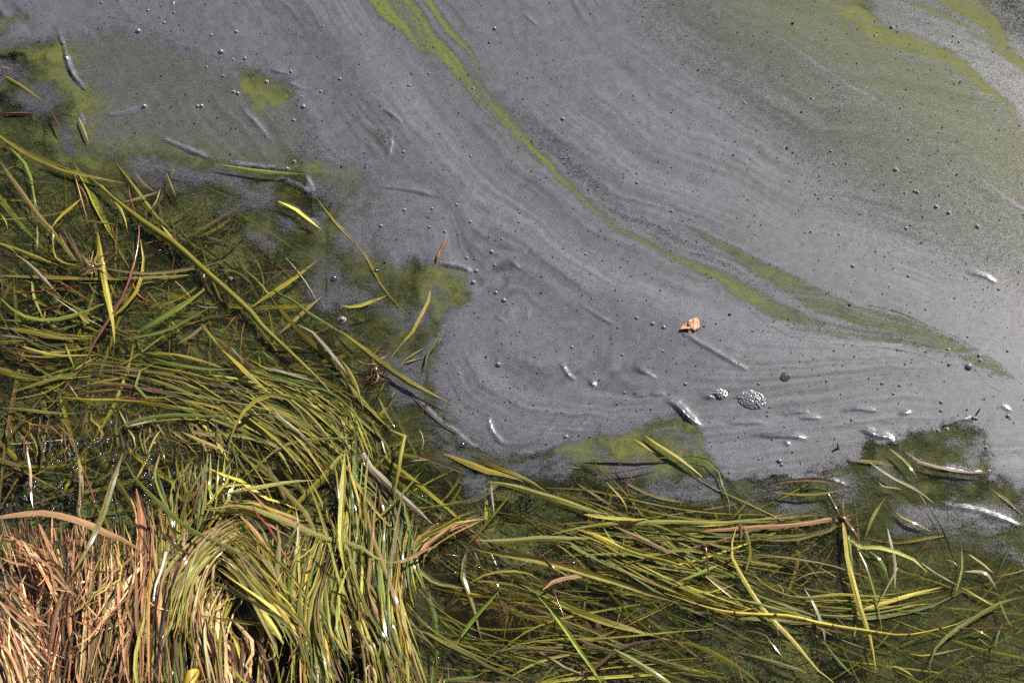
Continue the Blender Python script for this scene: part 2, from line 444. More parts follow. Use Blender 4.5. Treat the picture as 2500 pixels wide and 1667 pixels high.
RIDGES = [ # crop, points, height mm, width px (upper side)
    ('A', "385,205 420,310 470,450 510,530 590,640", 5.5, 26), ('A', "1080,930 1200,985 1320,1040 1440,1080", 4, 20), ('A', "1610,710 1690,800 1760,880 1830,980", 3, 14),
    ('A', "720,775 800,775 900,750 1000,700", 2.2, 14), ('A', "1810,460 1880,490 1945,500", 3, 18), ('A', "1940,570 2030,605 2100,610", 2.5, 16), ('A', "1155,50 1165,0", 2.5, 10),
    ('A', "1440,1085 1700,1130 1900,1150 2062,1172", 4, 20), ('A', "1860,1200 2000,1245 2080,1290 2130,1315", 3.5, 18), ('A', "2065,1185 2100,1260 2130,1310", 2.5, 10),
    ('A', "1880,1360 1990,1410 2070,1480 2170,1550", 3, 14), ('B', "290,740 340,780 420,840", 3, 16), ('B', "280,1275 400,1285 520,1300 600,1325 700,1340", 3.5, 18),
    ('B', "350,900 345,980 320,1080", 1.6, 16), ('E', "665,255 730,270 800,285 890,320", 5, 22), ('E', "990,1290 1020,1390 1080,1460 1120,1482", 2.6, 16),
    ('E', "1130,1480 1280,1475 1400,1410 1470,1300", 2.2, 14), ('E', "1160,1545 1300,1535 1500,1470 1600,1390 1680,1310", 2.6, 14), ('E', "450,1110 560,1230 680,1340 800,1410 900,1490 1000,1540", 3, 15),
    ('E', "1490,930 1530,1000 1590,1045", 3.5, 16), ('E', "1990,965 2060,1000 2130,1035", 3, 16), ('E', "1980,1155 2080,1150 2190,1140", 3, 14), ('E', "2200,1180 2270,1220 2340,1290 2430,1360", 6, 26),
    ('E', "1640,550 1740,620 1860,670", 1.8, 14), ('E', "1150,250 1210,295", 2, 12), ('E', "1680,1050 1720,1090", 4, 20), ('E', "1250,640 1270,575", 1.6, 10), ('E', "1060,620 1120,670", 1.5, 10),
    ('E', "705,680 660,770 590,860 570,970", 3, 16), ('F', "50,740 150,800 300,880 400,940 480,980", 3, 16), ('F', "170,1155 260,1170", 4, 20), ('F', "720,1280 800,1270 900,1265", 2.5, 14), ('F', "830,1305 980,1310", 2.5, 16),
    ('F', "1120,1255 1240,1250 1360,1260", 3, 14), ('F', "340,1330 480,1340 600,1350", 3, 14), ('F', "530,1425 650,1430 870,1445", 4, 22), ('F', "1970,320 2080,350 2160,390", 1.8, 14),
    ('F', "1250,1390 1340,1425 1440,1430", 5, 24), ('F', "1790,1360 1900,1330 2000,1310", 2.5, 14), ('F', "1510,1280 1580,1270", 2.5, 12), ('F', "1300,1440 1420,1430 1480,1500", 3, 18), ('I', "1550,0 1650,65 1800,100 2000,130 2110,130", 5, 26),
    ('I', "1750,330 1900,360 2050,395 2200,440 2352,505", 2.4, 16), ('I', "650,200 760,180 900,170 1030,180 1150,225", 3.5, 16), ('B', "1230,90 1290,150 1340,190", 1.6, 12), ('B', "960,830 1030,860", 1, 8),
    ('F', "730,1470 760,1500", 2, 10), ('F', "2190,1220 2260,1260", 1.5, 10), ('A', "520,740 560,810 575,870", 2.5, 12)]
MAIN = np.array([(300, -1100), (600, -420), (870, -100), (985, 60), (1085, 180), (1180, 310), (1300, 420), (1400, 500), (1500, 565), (1640, 630), (1760, 690), (1880, 750), (2050, 775), (2200, 810), (2350, 880), (2480, 950), (2700, 1010), (3300, 1100)], float)

def band_mask(px, py, crop, tri, soft):
    a = np.array(tri, float); L = a[:, :2] * K + np.array(OFF[crop]); W = a[:, 2] * K
    d, s, run, cum = line_dist(px, py, L)
    wd = np.interp(run, cum, W)
    return 1 - sstep(-soft, soft, d - wd)

def fields(px, py, want_ridges=True):
    wx = (fbm(px / 60, py / 60, 4, 3) - .5) * 46; wy = (fbm(px / 60, py / 60, 4, 9) - .5) * 46
    hx = px + wx * .5; hy = py + wy * .5
    d, side, run, cum = line_dist(px + wx * .35, py + wy * .35, MAIN)
    v = d * side + (fbm(px / 330, py / 330, 3, 27) - .5) * 80
    SW = np.array([(1040, 420), (1095, 640), (1120, 800), (1180, 925), (1300, 985), (1500, 1000), (1800, 975), (2200, 930), (2600, 930)], float)
    d2, s2, run2, _c = line_dist(px + wx * .3, py + wy * .3, SW)
    kk = sstep(170, -20, np.where(s2 > 0, d2, -d2)) * sstep(380, 560, py)
    v = v * (1 - kk) + (d2 * s2 * 1.3 - 300) * kk; run = run * (1 - kk) + run2 * kk
    f = {}
    st = fbm(v / 26 + 40, run / 900, 4, 21) * .6 + fbm(v / 90 + 80, run / 1500, 3, 33) * .4
    fine = fbm(v / 7, run / 260, 3, 44)
    sd = poly_sd(px + wx * .8, py + wy * .8, FILM_POLY)
    rag = (fbm(px / 22, py / 22, 4, 5) - .5) * 30
    dens = (sstep(-22, 14, sd + rag) * .5 + sstep(-10, 70, sd + rag) * .5) * 1.06
    # general thinning
    nearB = sstep(-60, 60, poly_sd(hx, hy, np.array([(60, 120), (260, 40), (430, 75), (560, 160), (690, 180), (760, 260), (780, 350), (700, 420), (200, 385), (150, 260)], float)))
    dens = dens - .50 * nearB * dens
    right = sstep(-160, 220, poly_sd(hx, hy, np.array([(1250, -900), (1500, 120), (1750, 330), (2000, 560), (2250, 720), (2500, 820), (3400, 1000), (3400, -900)], float)))
    oliv = sstep(-50, 70, poly_sd(hx, hy, np.array([(1690, -900), (1760, 0), (1890, 90), (2080, 190), (2260, 330), (2390, 420), (2600, 560), (3400, 900), (3400, 300), (2500, 300), (2330, 170), (2140, 50), (2080, -900)], float)))
    cornr = sstep(-20, 30, poly_sd(hx, hy, np.array([(2110, -50), (2150, 70), (2290, 130), (2480, 290), (2600, 360), (3000, 200), (3000, -200)], float)))
    dens = dens - (.55 - .08 * cornr) * right - .07 * oliv * (1 - cornr)
    lowl = sstep(-50, 90, poly_sd(hx, hy, np.array([(1060, 760), (1200, 980), (1330, 1060), (1480, 1040), (1400, 1110), (1200, 1140), (1060, 1060), (1010, 900)], float)))
    left2 = sstep(-50, 60, poly_sd(hx, hy, np.array([(790, 420), (960, 420), (1000, 560), (1060, 680), (900, 700), (760, 600)], float)))
    dens = dens - .20 * lowl - .38 * left2 * (dens > .3)
    left3 = sstep(-40, 60, poly_sd(hx, hy, np.array([(780, 330), (900, 330), (940, 430), (860, 480), (700, 420)], float)))
    dens = dens - .38 * left3 * (dens > .3)
    green = np.zeros_like(px) + .06
    green = np.maximum(green, 0.52 * nearB); green = np.maximum(green, .48 * right + .20 * oliv * (1 - cornr * .5))
    green = np.maximum(green, .5 * left2 * fbm(px / 50, py / 90, 3, 66) + .1 * left2); green = np.maximum(green, .35 * lowl); green = np.maximum(green, .6 * left3)
    dk = np.zeros_like(px)
    for crop, tri, dd in DARKS:
        m = band_mask(hx, hy, crop, tri, 34)
        dens = dens * (1 - m) + np.minimum(dens, dd + (st - .5) * .35) * m; dk = np.maximum(dk, m)
    green = green * (1 - .8 * dk)
    for crop, tri, g, dd in BANDS:
        m = band_mask(px + wx * .22 + (fine - .5) * 16, py + wy * .22 + (fine - .5) * 16, crop, tri, 11)
        mm = m * np.clip(.35 + 1.3 * fine, 0, 1)
        dens = dens * (1 - m) + np.minimum(dens, dd + (fine - .5) * .45) * m
        green = np.maximum(green, g * band_mask(px + wx * .22, py + wy * .22, crop, [(q[0], q[1], q[2] + 22) for q in tri], 12))
    # stray lighter lines in the thin film
    for crop, tri in (('C', [(560,190,8),(740,290,12),(950,440,16),(1100,540,10),(1300,650,13),(1640,880,8)]), ('C', [(1960,1150,6),(2100,1240,12),(2200,1310,14),(2400,1450,14)]),
                      ('C', [(1480,1180,5),(1700,1340,7),(1900,1500,5)])):
        m = band_mask(px + wx * .2, py + wy * .2, crop, tri, 6)
        dens = np.maximum(dens, (.52 + .35 * fine) * m)
    for crop, s, g, dd in WINDOWS:
        m = sstep(-18, 26, poly_sd(px + wx * .9, py + wy * .9, pts(crop, s)) + (fbm(px / 16, py / 16, 3, 72) - .5) * 30)
        swirl = fbm(px / 30 + wx / 40, py / 30 + wy / 40, 4, 71)
        dens = dens * (1 - m) + np.minimum(dens, dd + .10 + (swirl - .5) * .7) * m
        mg = sstep(-55, -15, poly_sd(px + wx * .8, py + wy * .8, pts(crop, s)))
        green = np.maximum(green, g * mg * (.38 + .6 * swirl))
    for crop, s, wd in CRACKS:
        c = smooth_line(pts(crop, s), 30)
        dd, sd_, r_, cm = line_dist(px + wx * .12, py + wy * .12, c)
        dens = np.minimum(dens, .45 + (fine - .5) * .5 + sstep(.1 * wd, .6 * wd, dd) * .8)
    # half covered murk below the film edge
    semi = sstep(-40, 40, poly_sd(px + wx, py + wy, SEMI_POLY)) * (1 - sstep(-10, 14, sd + rag))
    blot = fbm(px / 90, py / 60, 5, 81)
    dens = np.maximum(dens, semi * np.clip(.31 + (blot - .45) * 1.3, .08, .58))
    green = np.maximum(green, semi * .22 * sstep(.45, .7, fbm(px / 70, py / 70, 4, 91)))
    f['dens'] = np.clip(dens + (st - .5) * .05 * (dens > .5), 0, 1)
    f['green'] = np.clip(green, 0, 1)
    f['tone'] = np.clip(1.0 + ((st - .5) * .9 + (fine - .5) * .9) * np.clip((fbm(px / 240, py / 160, 3, 61) - .36) * 4, .15, 1) + .24 * np.exp(-((v + 105) / 42) ** 2) * (1 - kk) - .16 * np.exp(-((v + 215) / 55) ** 2) * (1 - kk) + .10 * np.exp(-((v + 310) / 40) ** 2) * (1 - kk) + (fbm(px / 12, py / 12, 3, 29) - .5) * .5, .45, 1.7) * (1 - .12 * semi) * (1 - .10 * lowl)
    if want_ridges:
        h = np.zeros_like(px)
        for crop, s, hh, wd in RIDGES:
            c = smooth_line(pts(crop, s), 14)
            x0, y0 = c.min(0) - 80; x1, y1 = c.max(0) + 80
            k = np.nonzero((px > x0) & (px < x1) & (py > y0) & (py < y1))[0]
            if not len(k): continue
            if c[0, 0] > c[-1, 0] or (abs(c[0, 0] - c[-1, 0]) < 10 and c[0, 1] > c[-1, 1]): c = c[::-1]
            dd, sd_, run_, cm = line_dist(px[k] + wx[k] * .22, py[k] + wy[k] * .22, c)
            up = sd_ > 0
            wdt = np.where(up, wd * .34, wd * .13)
            along = np.clip(run_ / cm[-1], 0, 1)
            hold = np.exp(-(dd / np.where(up, 12, 5)) ** 2) * np.sin(np.pi * along) ** .5 * (.55 + .55 * (f['dens'][k] > .35))
            f['dens'][k] = np.maximum(f['dens'][k], np.clip(hold * 1.15, 0, 1))
            env = np.sin(np.pi * (0.03 + .94 * along)) ** .8 * (.6 + .8 * fbm(run_ / 22, dd * 0 + hh, 3, 7))
            h[k] = np.maximum(h[k], hh * .001 * .86 * env * np.where(up, np.exp(-dd / wdt * 1.3), np.exp(-(dd / wdt) ** 2 * 1.2)))
        f['h'] = h
    return f

# --- pond bed
xs = axis(-0.84, 0.84, 0.012, 60); ys = axis(-0.54, 0.66, 0.012, 60)
X, Y, F = grid(xs, ys)
px, py = photo(np.stack([X, Y, X * 0 - .03], 1))
sand = sstep(-90, 60, poly_sd(px + (fbm(px / 60, py / 60, 3, 2) - .5) * 120, py, pts('H', "650,860 900,880 1250,960 1500,1010 1900,1130 2000,1230 1600,1250 1100,1250 850,1230 700,1100")))
Z = -.09 + .074 * sand + (fbm(X * 20, Y * 20, 4, 12) - .5) * .02
me = np_mesh("pond_bed", np.stack([X, Y, Z], 1), F); set_attr(me, "sand", sand)
tag(add_obj("pond_bed", me, M_BED), kind="structure")

# --- water surface
xs = axis(-0.8, 0.8, 0.05, 60); ys = axis(-0.5, 0.6, 0.05, 60)
X, Y, F = grid(xs, ys)
tag(add_obj("water", np_mesh("water", np.stack([X, Y, X * 0], 1), F), M_WATER), kind="structure")

# --- film and bloom
xs = axis(-0.80, 0.80, 0.002, 60); ys = axis(-0.47, 0.61, 0.002, 60)
X, Y, F = grid(xs, ys)
px, py = photo(np.stack([X, Y, X * 0], 1))
fl = fields(px, py)
keep = fl['dens'] > .12
V = np.stack([X, Y, .0012 + fl['h']], 1)
film = add_obj("scum_film", compact("scum_film", V, F, keep, {'dens': fl['dens'], 'tone': fl['tone']}), M_FILM)
tag(film, "grey speckled scum film spread over the pond water", None, None, "stuff")
kb = (fl['green'] > .10)
V = np.stack([X, Y, X * 0 + .0008], 1)
bl = add_obj("algae_bloom", compact("algae_bloom", V, F, kb, {'green': fl['green']}), M_BLOOM)
tag(bl, "bright green algae bloom showing through gaps in the scum", None, None, "stuff")

SAND_POLY = pts('H', "650,860 900,880 1250,960 1500,1010 1900,1130 2000,1230 1600,1250 1100,1250 850,1230 700,1100")
def sandy(px, py):
    return sstep(-80, 70, poly_sd(px + (fbm(px / 60, py / 60, 3, 2) - .5) * 120, py, SAND_POLY))
# --- algae floc hanging among the sunken grass
def floc(name, z, zj, seed, col, k, base, label, region):
    xs = axis(-0.80, 0.80, 0.004, 1.6); ys = axis(-0.5, 0.61, 0.004, 1.6)
    X, Y, F = grid(xs, ys)
    px, py = photo(np.stack([X, Y, X * 0 + z], 1))
    inside = sstep(-60, 80, poly_sd(px, py, region))
    n = fbm(X * 22, Y * 22, 5, seed)
    d = np.clip(base + (n - .5) * 1.5, 0, 1) * inside * (1 - .85 * sandy(px, py))
    V = np.stack([X, Y, z + (fbm(X * 40, Y * 40, 4, seed + 50) - .5) * zj], 1)
    o = add_obj(name, compact(name, V, F, d > .22, {'dens': d}), mat_floc(name + "_material_" + str(seed), col, k))
    tag(o, label, None, None, "stuff")
MAT_REGION = np.array([(-900, 200), (0, 260), (300, 380), (740, 410), (820, 600), (1080, 640), (1100, 900), (1080, 1060), (1330, 1100), (1680, 1020), (1780, 1150), (2100, 1080), (2400, 1040), (3400, 1240), (3400, 2400), (-900, 2400)], float)
floc("algae_floc", -.010, .004, 120, (0.165, 0.175, 0.07), 5.0, .37, "grey green algae floc clouding the water between grass blades", MAT_REGION)
floc("deep_algae_floc", -.022, .02, 160, (0.08, 0.09, 0.032), 5.0, .40, "dark green algae floc settled deep under the grass", MAT_REGION)

# --- translucent murk in the top centimetre of water
def mat_murk():
    t = NT("murk_material"); P = t.pos()
    d = t.attr("dens").outputs["Fac"]
    n1 = t.noise(P, 60, 6.0, 0.7, 0.8); n2 = t.noise(P, 600, 3.0, 0.65)
    c = t.mix(n1, (0.064, 0.068, 0.024), (0.175, 0.19, 0.078))
    a = t.math('MULTIPLY', d, t.math('MULTIPLY_ADD', n2, 1.1, -0.05), clamp=True)
    b = t.n("ShaderNodeBsdfPrincipled", i_Roughness=0.8); b.inputs["Specular IOR Level"].default_value = 0.0
    t.l(c, b.inputs["Base Color"])
    tr = t.n("ShaderNodeBsdfTransparent")
    mx = t.n("ShaderNodeMixShader"); t.l(a, mx.inputs[0]); t.l(tr.outputs[0], mx.inputs[1]); t.l(b.outputs[0], mx.inputs[2])
    t.l(mx.outputs[0], t.out.inputs[0])
    return t.m
def murk():
    xs = axis(-0.80, 0.80, 0.006, 1.6); ys = axis(-0.5, 0.61, 0.006, 1.6)
    X, Y, F = grid(xs, ys); px, py = photo(np.stack([X, Y, X * 0], 1))
    ins = sstep(-80, 60, poly_sd(px, py, MAT_REGION)) * (1 - sstep(1080, 1230, py) * sstep(1050, 850, px))
    semi = sstep(-60, 60, poly_sd(px + (fbm(px / 60, py / 60, 3, 8) - .5) * 80, py, SEMI_POLY)); rt = sstep(1150, 1500, px)
    d = np.clip(.25 + .42 * semi + .10 * rt + (fbm(X * 9, Y * 9, 4, 170) - .5) * 1.3, 0, .85) * ins * (1 - .7 * sandy(px, py))
    o = add_obj("murk", compact("murk", np.stack([X, Y, -.0009 + (fbm(X * 30, Y * 30, 3, 171) - .5) * .001], 1), F, d > .06, {'dens': d}), mat_murk())
    tag(o, "translucent olive murk clouding the water over sunken grass", None, None, "stuff")
murk()

# --- fuzzy filaments of algae caught on the grass
def filaments(n):
    x = -40 + 2600 * rng.random(n * 6); y = 150 + 1560 * rng.random(n * 6)
    ok = (poly_sd(x, y, MAT_REGION) > -20) & (fbm(x / 60, y / 45, 4, 131) > .42 + .16 * rng.random(n * 6)) & ~((x < 900) & (y > 1230)) & (sandy(x, y) < rng.random(n * 6))
    x, y = x[ok][:n], y[ok][:n]; n = len(x)
    flow = (fbm(x / 130, y / 130, 3, 140) - .5) * 9 + rng.normal(0, .5, n)
    L = 3.5 + 10 * rng.random(n) ** 2; z = -.008 + .009 * rng.random(n)
    wd = (.5 + .9 * rng.random(n)) * .5; bend = rng.normal(0, 2.2, n)
    P = []
    cx, cy, a = x.copy(), y.copy(), flow.copy()
    for k in range(4):
        nx_, ny_ = -np.sin(a) * wd * (1 - k * .2), np.cos(a) * wd * (1 - k * .2)
        P.append(world(cx + nx_, cy + ny_, z + k * .0003)); P.append(world(cx - nx_, cy - ny_, z + k * .0003))
        cx = cx + np.cos(a) * L / 3; cy = cy + np.sin(a) * L / 3; a = a + bend / 3
    V = np.stack(P, 1).reshape(-1, 3)
    b = np.arange(n)[:, None] * 8
    F = np.concatenate([b + np.array([2 * k, 2 * k + 1, 2 * k + 3, 2 * k + 2])[None] for k in range(3)])
    me = np_mesh("algae_filaments", V, F)
    t = NT("algae_filament_material"); Q = t.pos(); nn = t.noise(Q, 90, 3.0, 0.6)
    bs = t.n("ShaderNodeBsdfPrincipled", i_Roughness=0.7); t.l(t.mix(nn, (0.075, 0.085, 0.03), (0.23, 0.235, 0.10)), bs.inputs["Base Color"])
    tl = t.n("ShaderNodeBsdfTranslucent"); tl.inputs[0].default_value = (0.14, 0.15, 0.06, 1)
    mx = t.n("ShaderNodeMixShader"); mx.inputs[0].default_value = .3
    t.l(bs.outputs[0], mx.inputs[1]); t.l(tl.outputs[0], mx.inputs[2]); t.l(mx.outputs[0], t.out.inputs[0])
    tag(add_obj("algae_filaments", me, t.m), "fuzzy pale green algae filaments clinging around the drowned grass", None, None, "stuff")
filaments(42000)

# --- mud bank below the tussocks
def bank_h(px, py):
    return .075 * sstep(1200, 1760, py + (fbm(px / 120, py / 120, 2, 6) - .5) * 80) * sstep(1150, 700, px)
xs = axis(-0.84, 0.30, 0.008, 3.0); ys = np.concatenate([-np.geomspace(3, .55, 12), np.arange(-.54, .06, .008)])
X, Y, F = grid(xs, ys)
px, py = photo(np.stack([X, Y, X * 0 + .02], 1))
py = np.clip(py, -500, 2600); px = np.clip(px, -900, 3400)
Z = bank_h(px, py) - .022 - .05 * (1 - sstep(1040, 1240, py) * sstep(1150, 950, px)) + (fbm(X * 60, Y * 60, 4, 15) - .5) * .014
tag(add_obj("mud_bank", np_mesh("mud_bank", np.stack([X, Y, Z], 1), F), M_MUD), kind="structure")

# ------------------------------------------------------------------ blades
TINT = {'O': (0.230, 0.193, 0.014), 'G': (0.145, 0.182, 0.014), 'Y': (0.40, 0.345, 0.046), 'B': (0.105, 0.055, 0.018), 'R': (0.23, 0.06, 0.028),
        'T': (0.44, 0.232, 0.110), 'W': (0.58, 0.50, 0.34), 'D': (0.06, 0.085, 0.018), 'P': (0.37, 0.350, 0.080), 'K': (0.03, 0.022, 0.014), 'S': (0.70, 0.50, 0.26),
        'V': (0.40, 0.345, 0.215), 'U': (0.27, 0.185, 0.06)}
CNAME = {'O': 'olive', 'G': 'green', 'Y': 'straw-yellow', 'B': 'brown', 'R': 'red', 'T': 'tan', 'W': 'whitish', 'D': 'dark green', 'P': 'pale green', 'K': 'blackish', 'S': 'cream', 'U': 'dull tan', 'V': 'whitish'}

class Blade:
    pass

def make_blade(p2, wpx, color, z, flat=.8, taper='both', twist=1.0, stem=False, zarch=0.0, seg=None, jit=.12, mat=None):
    """p2: photo-pixel centre line; z: scalar or per-point height; wpx: width in photo px"""
    L2 = np.hypot(*np.diff(p2, axis=0).T).sum()
    n = seg or int(np.clip(L2 / 38, 5, 20))
    if not stem: wpx = min(wpx, max(L2 * .075, 3.0) if taper != 'tip' else wpx)
    c = smooth_line(p2, n + 1)
    s = np.linspace(0, 1, n + 1)
    if np.ndim(z) > 0: zz = np.interp(s, np.linspace(0, 1, len(z)), z)
    else: zz = np.full(n + 1, float(z))
    zz = zz + zarch * np.sin(np.pi * s) + (vnoise(s * 5 + rng.random() * 99, s * 0, 3) - .5) * .0022
    P = world(c[:, 0], c[:, 1], zz)
    wm = wpx * depth_at(P) / FPX
    prof = np.ones(n + 1)
    if taper in ('both', 'tip'): prof *= np.clip((1 - s) / .42, .03, 1) ** .8
    if taper in ('both', 'root'): prof *= np.clip(.18 + s / .30, 0, 1)
    prof *= 1 + (vnoise(s * 7 + rng.random() * 99, s * 0, 5) - .5) * .3
    wm = wm * prof
    T = np.gradient(P, axis=0); T /= np.linalg.norm(T, axis=1)[:, None] + 1e-12
    up = np.array([0, -.25, .97])
    S = np.cross(T, up); S /= np.linalg.norm(S, axis=1)[:, None] + 1e-12
    N = np.cross(S, T)
    if stem:
        k = 6; ang = np.arange(k) / k * 2 * np.pi
        V = (P[:, None] + (wm / 2)[:, None, None] * (np.cos(ang)[None, :, None] * S[:, None] + np.sin(ang)[None, :, None] * N[:, None])).reshape(-1, 3)
        i, j = np.meshgrid(np.arange(n), np.arange(k), indexing='ij'); j2 = (j + 1) % k
        Fq = np.stack([i * k + j, i * k + j2, (i + 1) * k + j2, (i + 1) * k + j], -1).reshape(-1, 4)
        U = np.tile(np.abs(ang / np.pi - 1), n + 1)
        k_ = k
    else:
        ph = rng.normal(0, .45) * twist + twist * 1.1 * (vnoise(s * 2.2 + rng.random() * 99, s * 0, 8) - .5)
        A = np.cos(ph)[:, None] * S + np.sin(ph)[:, None] * N
        B = np.cross(A, T) * -1.0
        B = np.where((B @ up)[:, None] < 0, -B, B)
        fold = (.10 + .22 * rng.random()) * flat * (1 if rng.random() < .65 else -1)
        a = A * (wm / 2)[:, None]; off = (rng.random() - .5) * .5
        mid = P + a * off + B * (wm * fold)[:, None]
        V = np.stack([P - a, mid, mid, P + a], 1).reshape(-1, 3)
        i, j = np.meshgrid(np.arange(n), np.array([0, 2]), indexing='ij')
        Fq = np.stack([i * 4 + j, i * 4 + j + 1, (i + 1) * 4 + j + 1, (i + 1) * 4 + j], -1).reshape(-1, 4)
        U = np.tile(np.array([0, .5, .5, 1.]), n + 1)
        k_ = 4
    base = np.array(TINT[color])
    base = base * np.exp(rng.normal(-.03, .42 if color in 'TS' else .3)) * np.exp(rng.normal(0, jit * .35, 3))
    grad = 1 + (vnoise(s * 3 + rng.random() * 99, s * 0, 4) - .5) * .5
    hue = np.array([1.15, .92, .75]) if color in 'OGYP' else np.array([1., .9, .8])
    m = np.clip((s - .6) / .4, 0, 1)[:, None] * rng.random() * .8
    colr = base[None] * grad[:, None] * (1 - m + m * hue[None])
    b = Blade()
    b.V, b.F = V, Fq
    b.C = np.repeat(colr, k_, 0); b.UV = np.stack([U + rng.random() * 7, np.repeat(s * L2 / 400 + rng.random() * 9, k_)], 1)
    b.c2, b.w, b.color, b.stem, b.L, b.z = c, wpx, color, stem, L2, float(zz.mean())
    b.mat = mat
    return b

def blade_mesh(name, bl, origin):
    bl = bl if isinstance(bl, list) else [bl]
    off = 0; Fs = []
    for b in bl: Fs.append(b.F + off); off += len(b.V)
    V = np.vstack([b.V for b in bl]) - np.asarray(origin)[None]
    me = np_mesh(name, V, np.vstack(Fs))
    C = np.vstack([b.C for b in bl]); UV = np.vstack([b.UV for b in bl])
    a = me.attributes.new("tint", 'FLOAT_COLOR', 'POINT')
    a.data.foreach_set("color", np.ascontiguousarray(np.hstack([C, np.ones((len(C), 1))]), np.float32).ravel())
    u = me.uv_layers.new(name="UVMap")
    li = np.empty(len(me.loops), np.int32); me.loops.foreach_get("vertex_index", li)
    u.data.foreach_set("uv", np.ascontiguousarray(UV[li], np.float32).ravel())
    return me

LEVEL = {'s': (.0055, .0095), 'm': (.0004, .0016), 'd': (-.012, -.003), 'h': (.006, .012)}

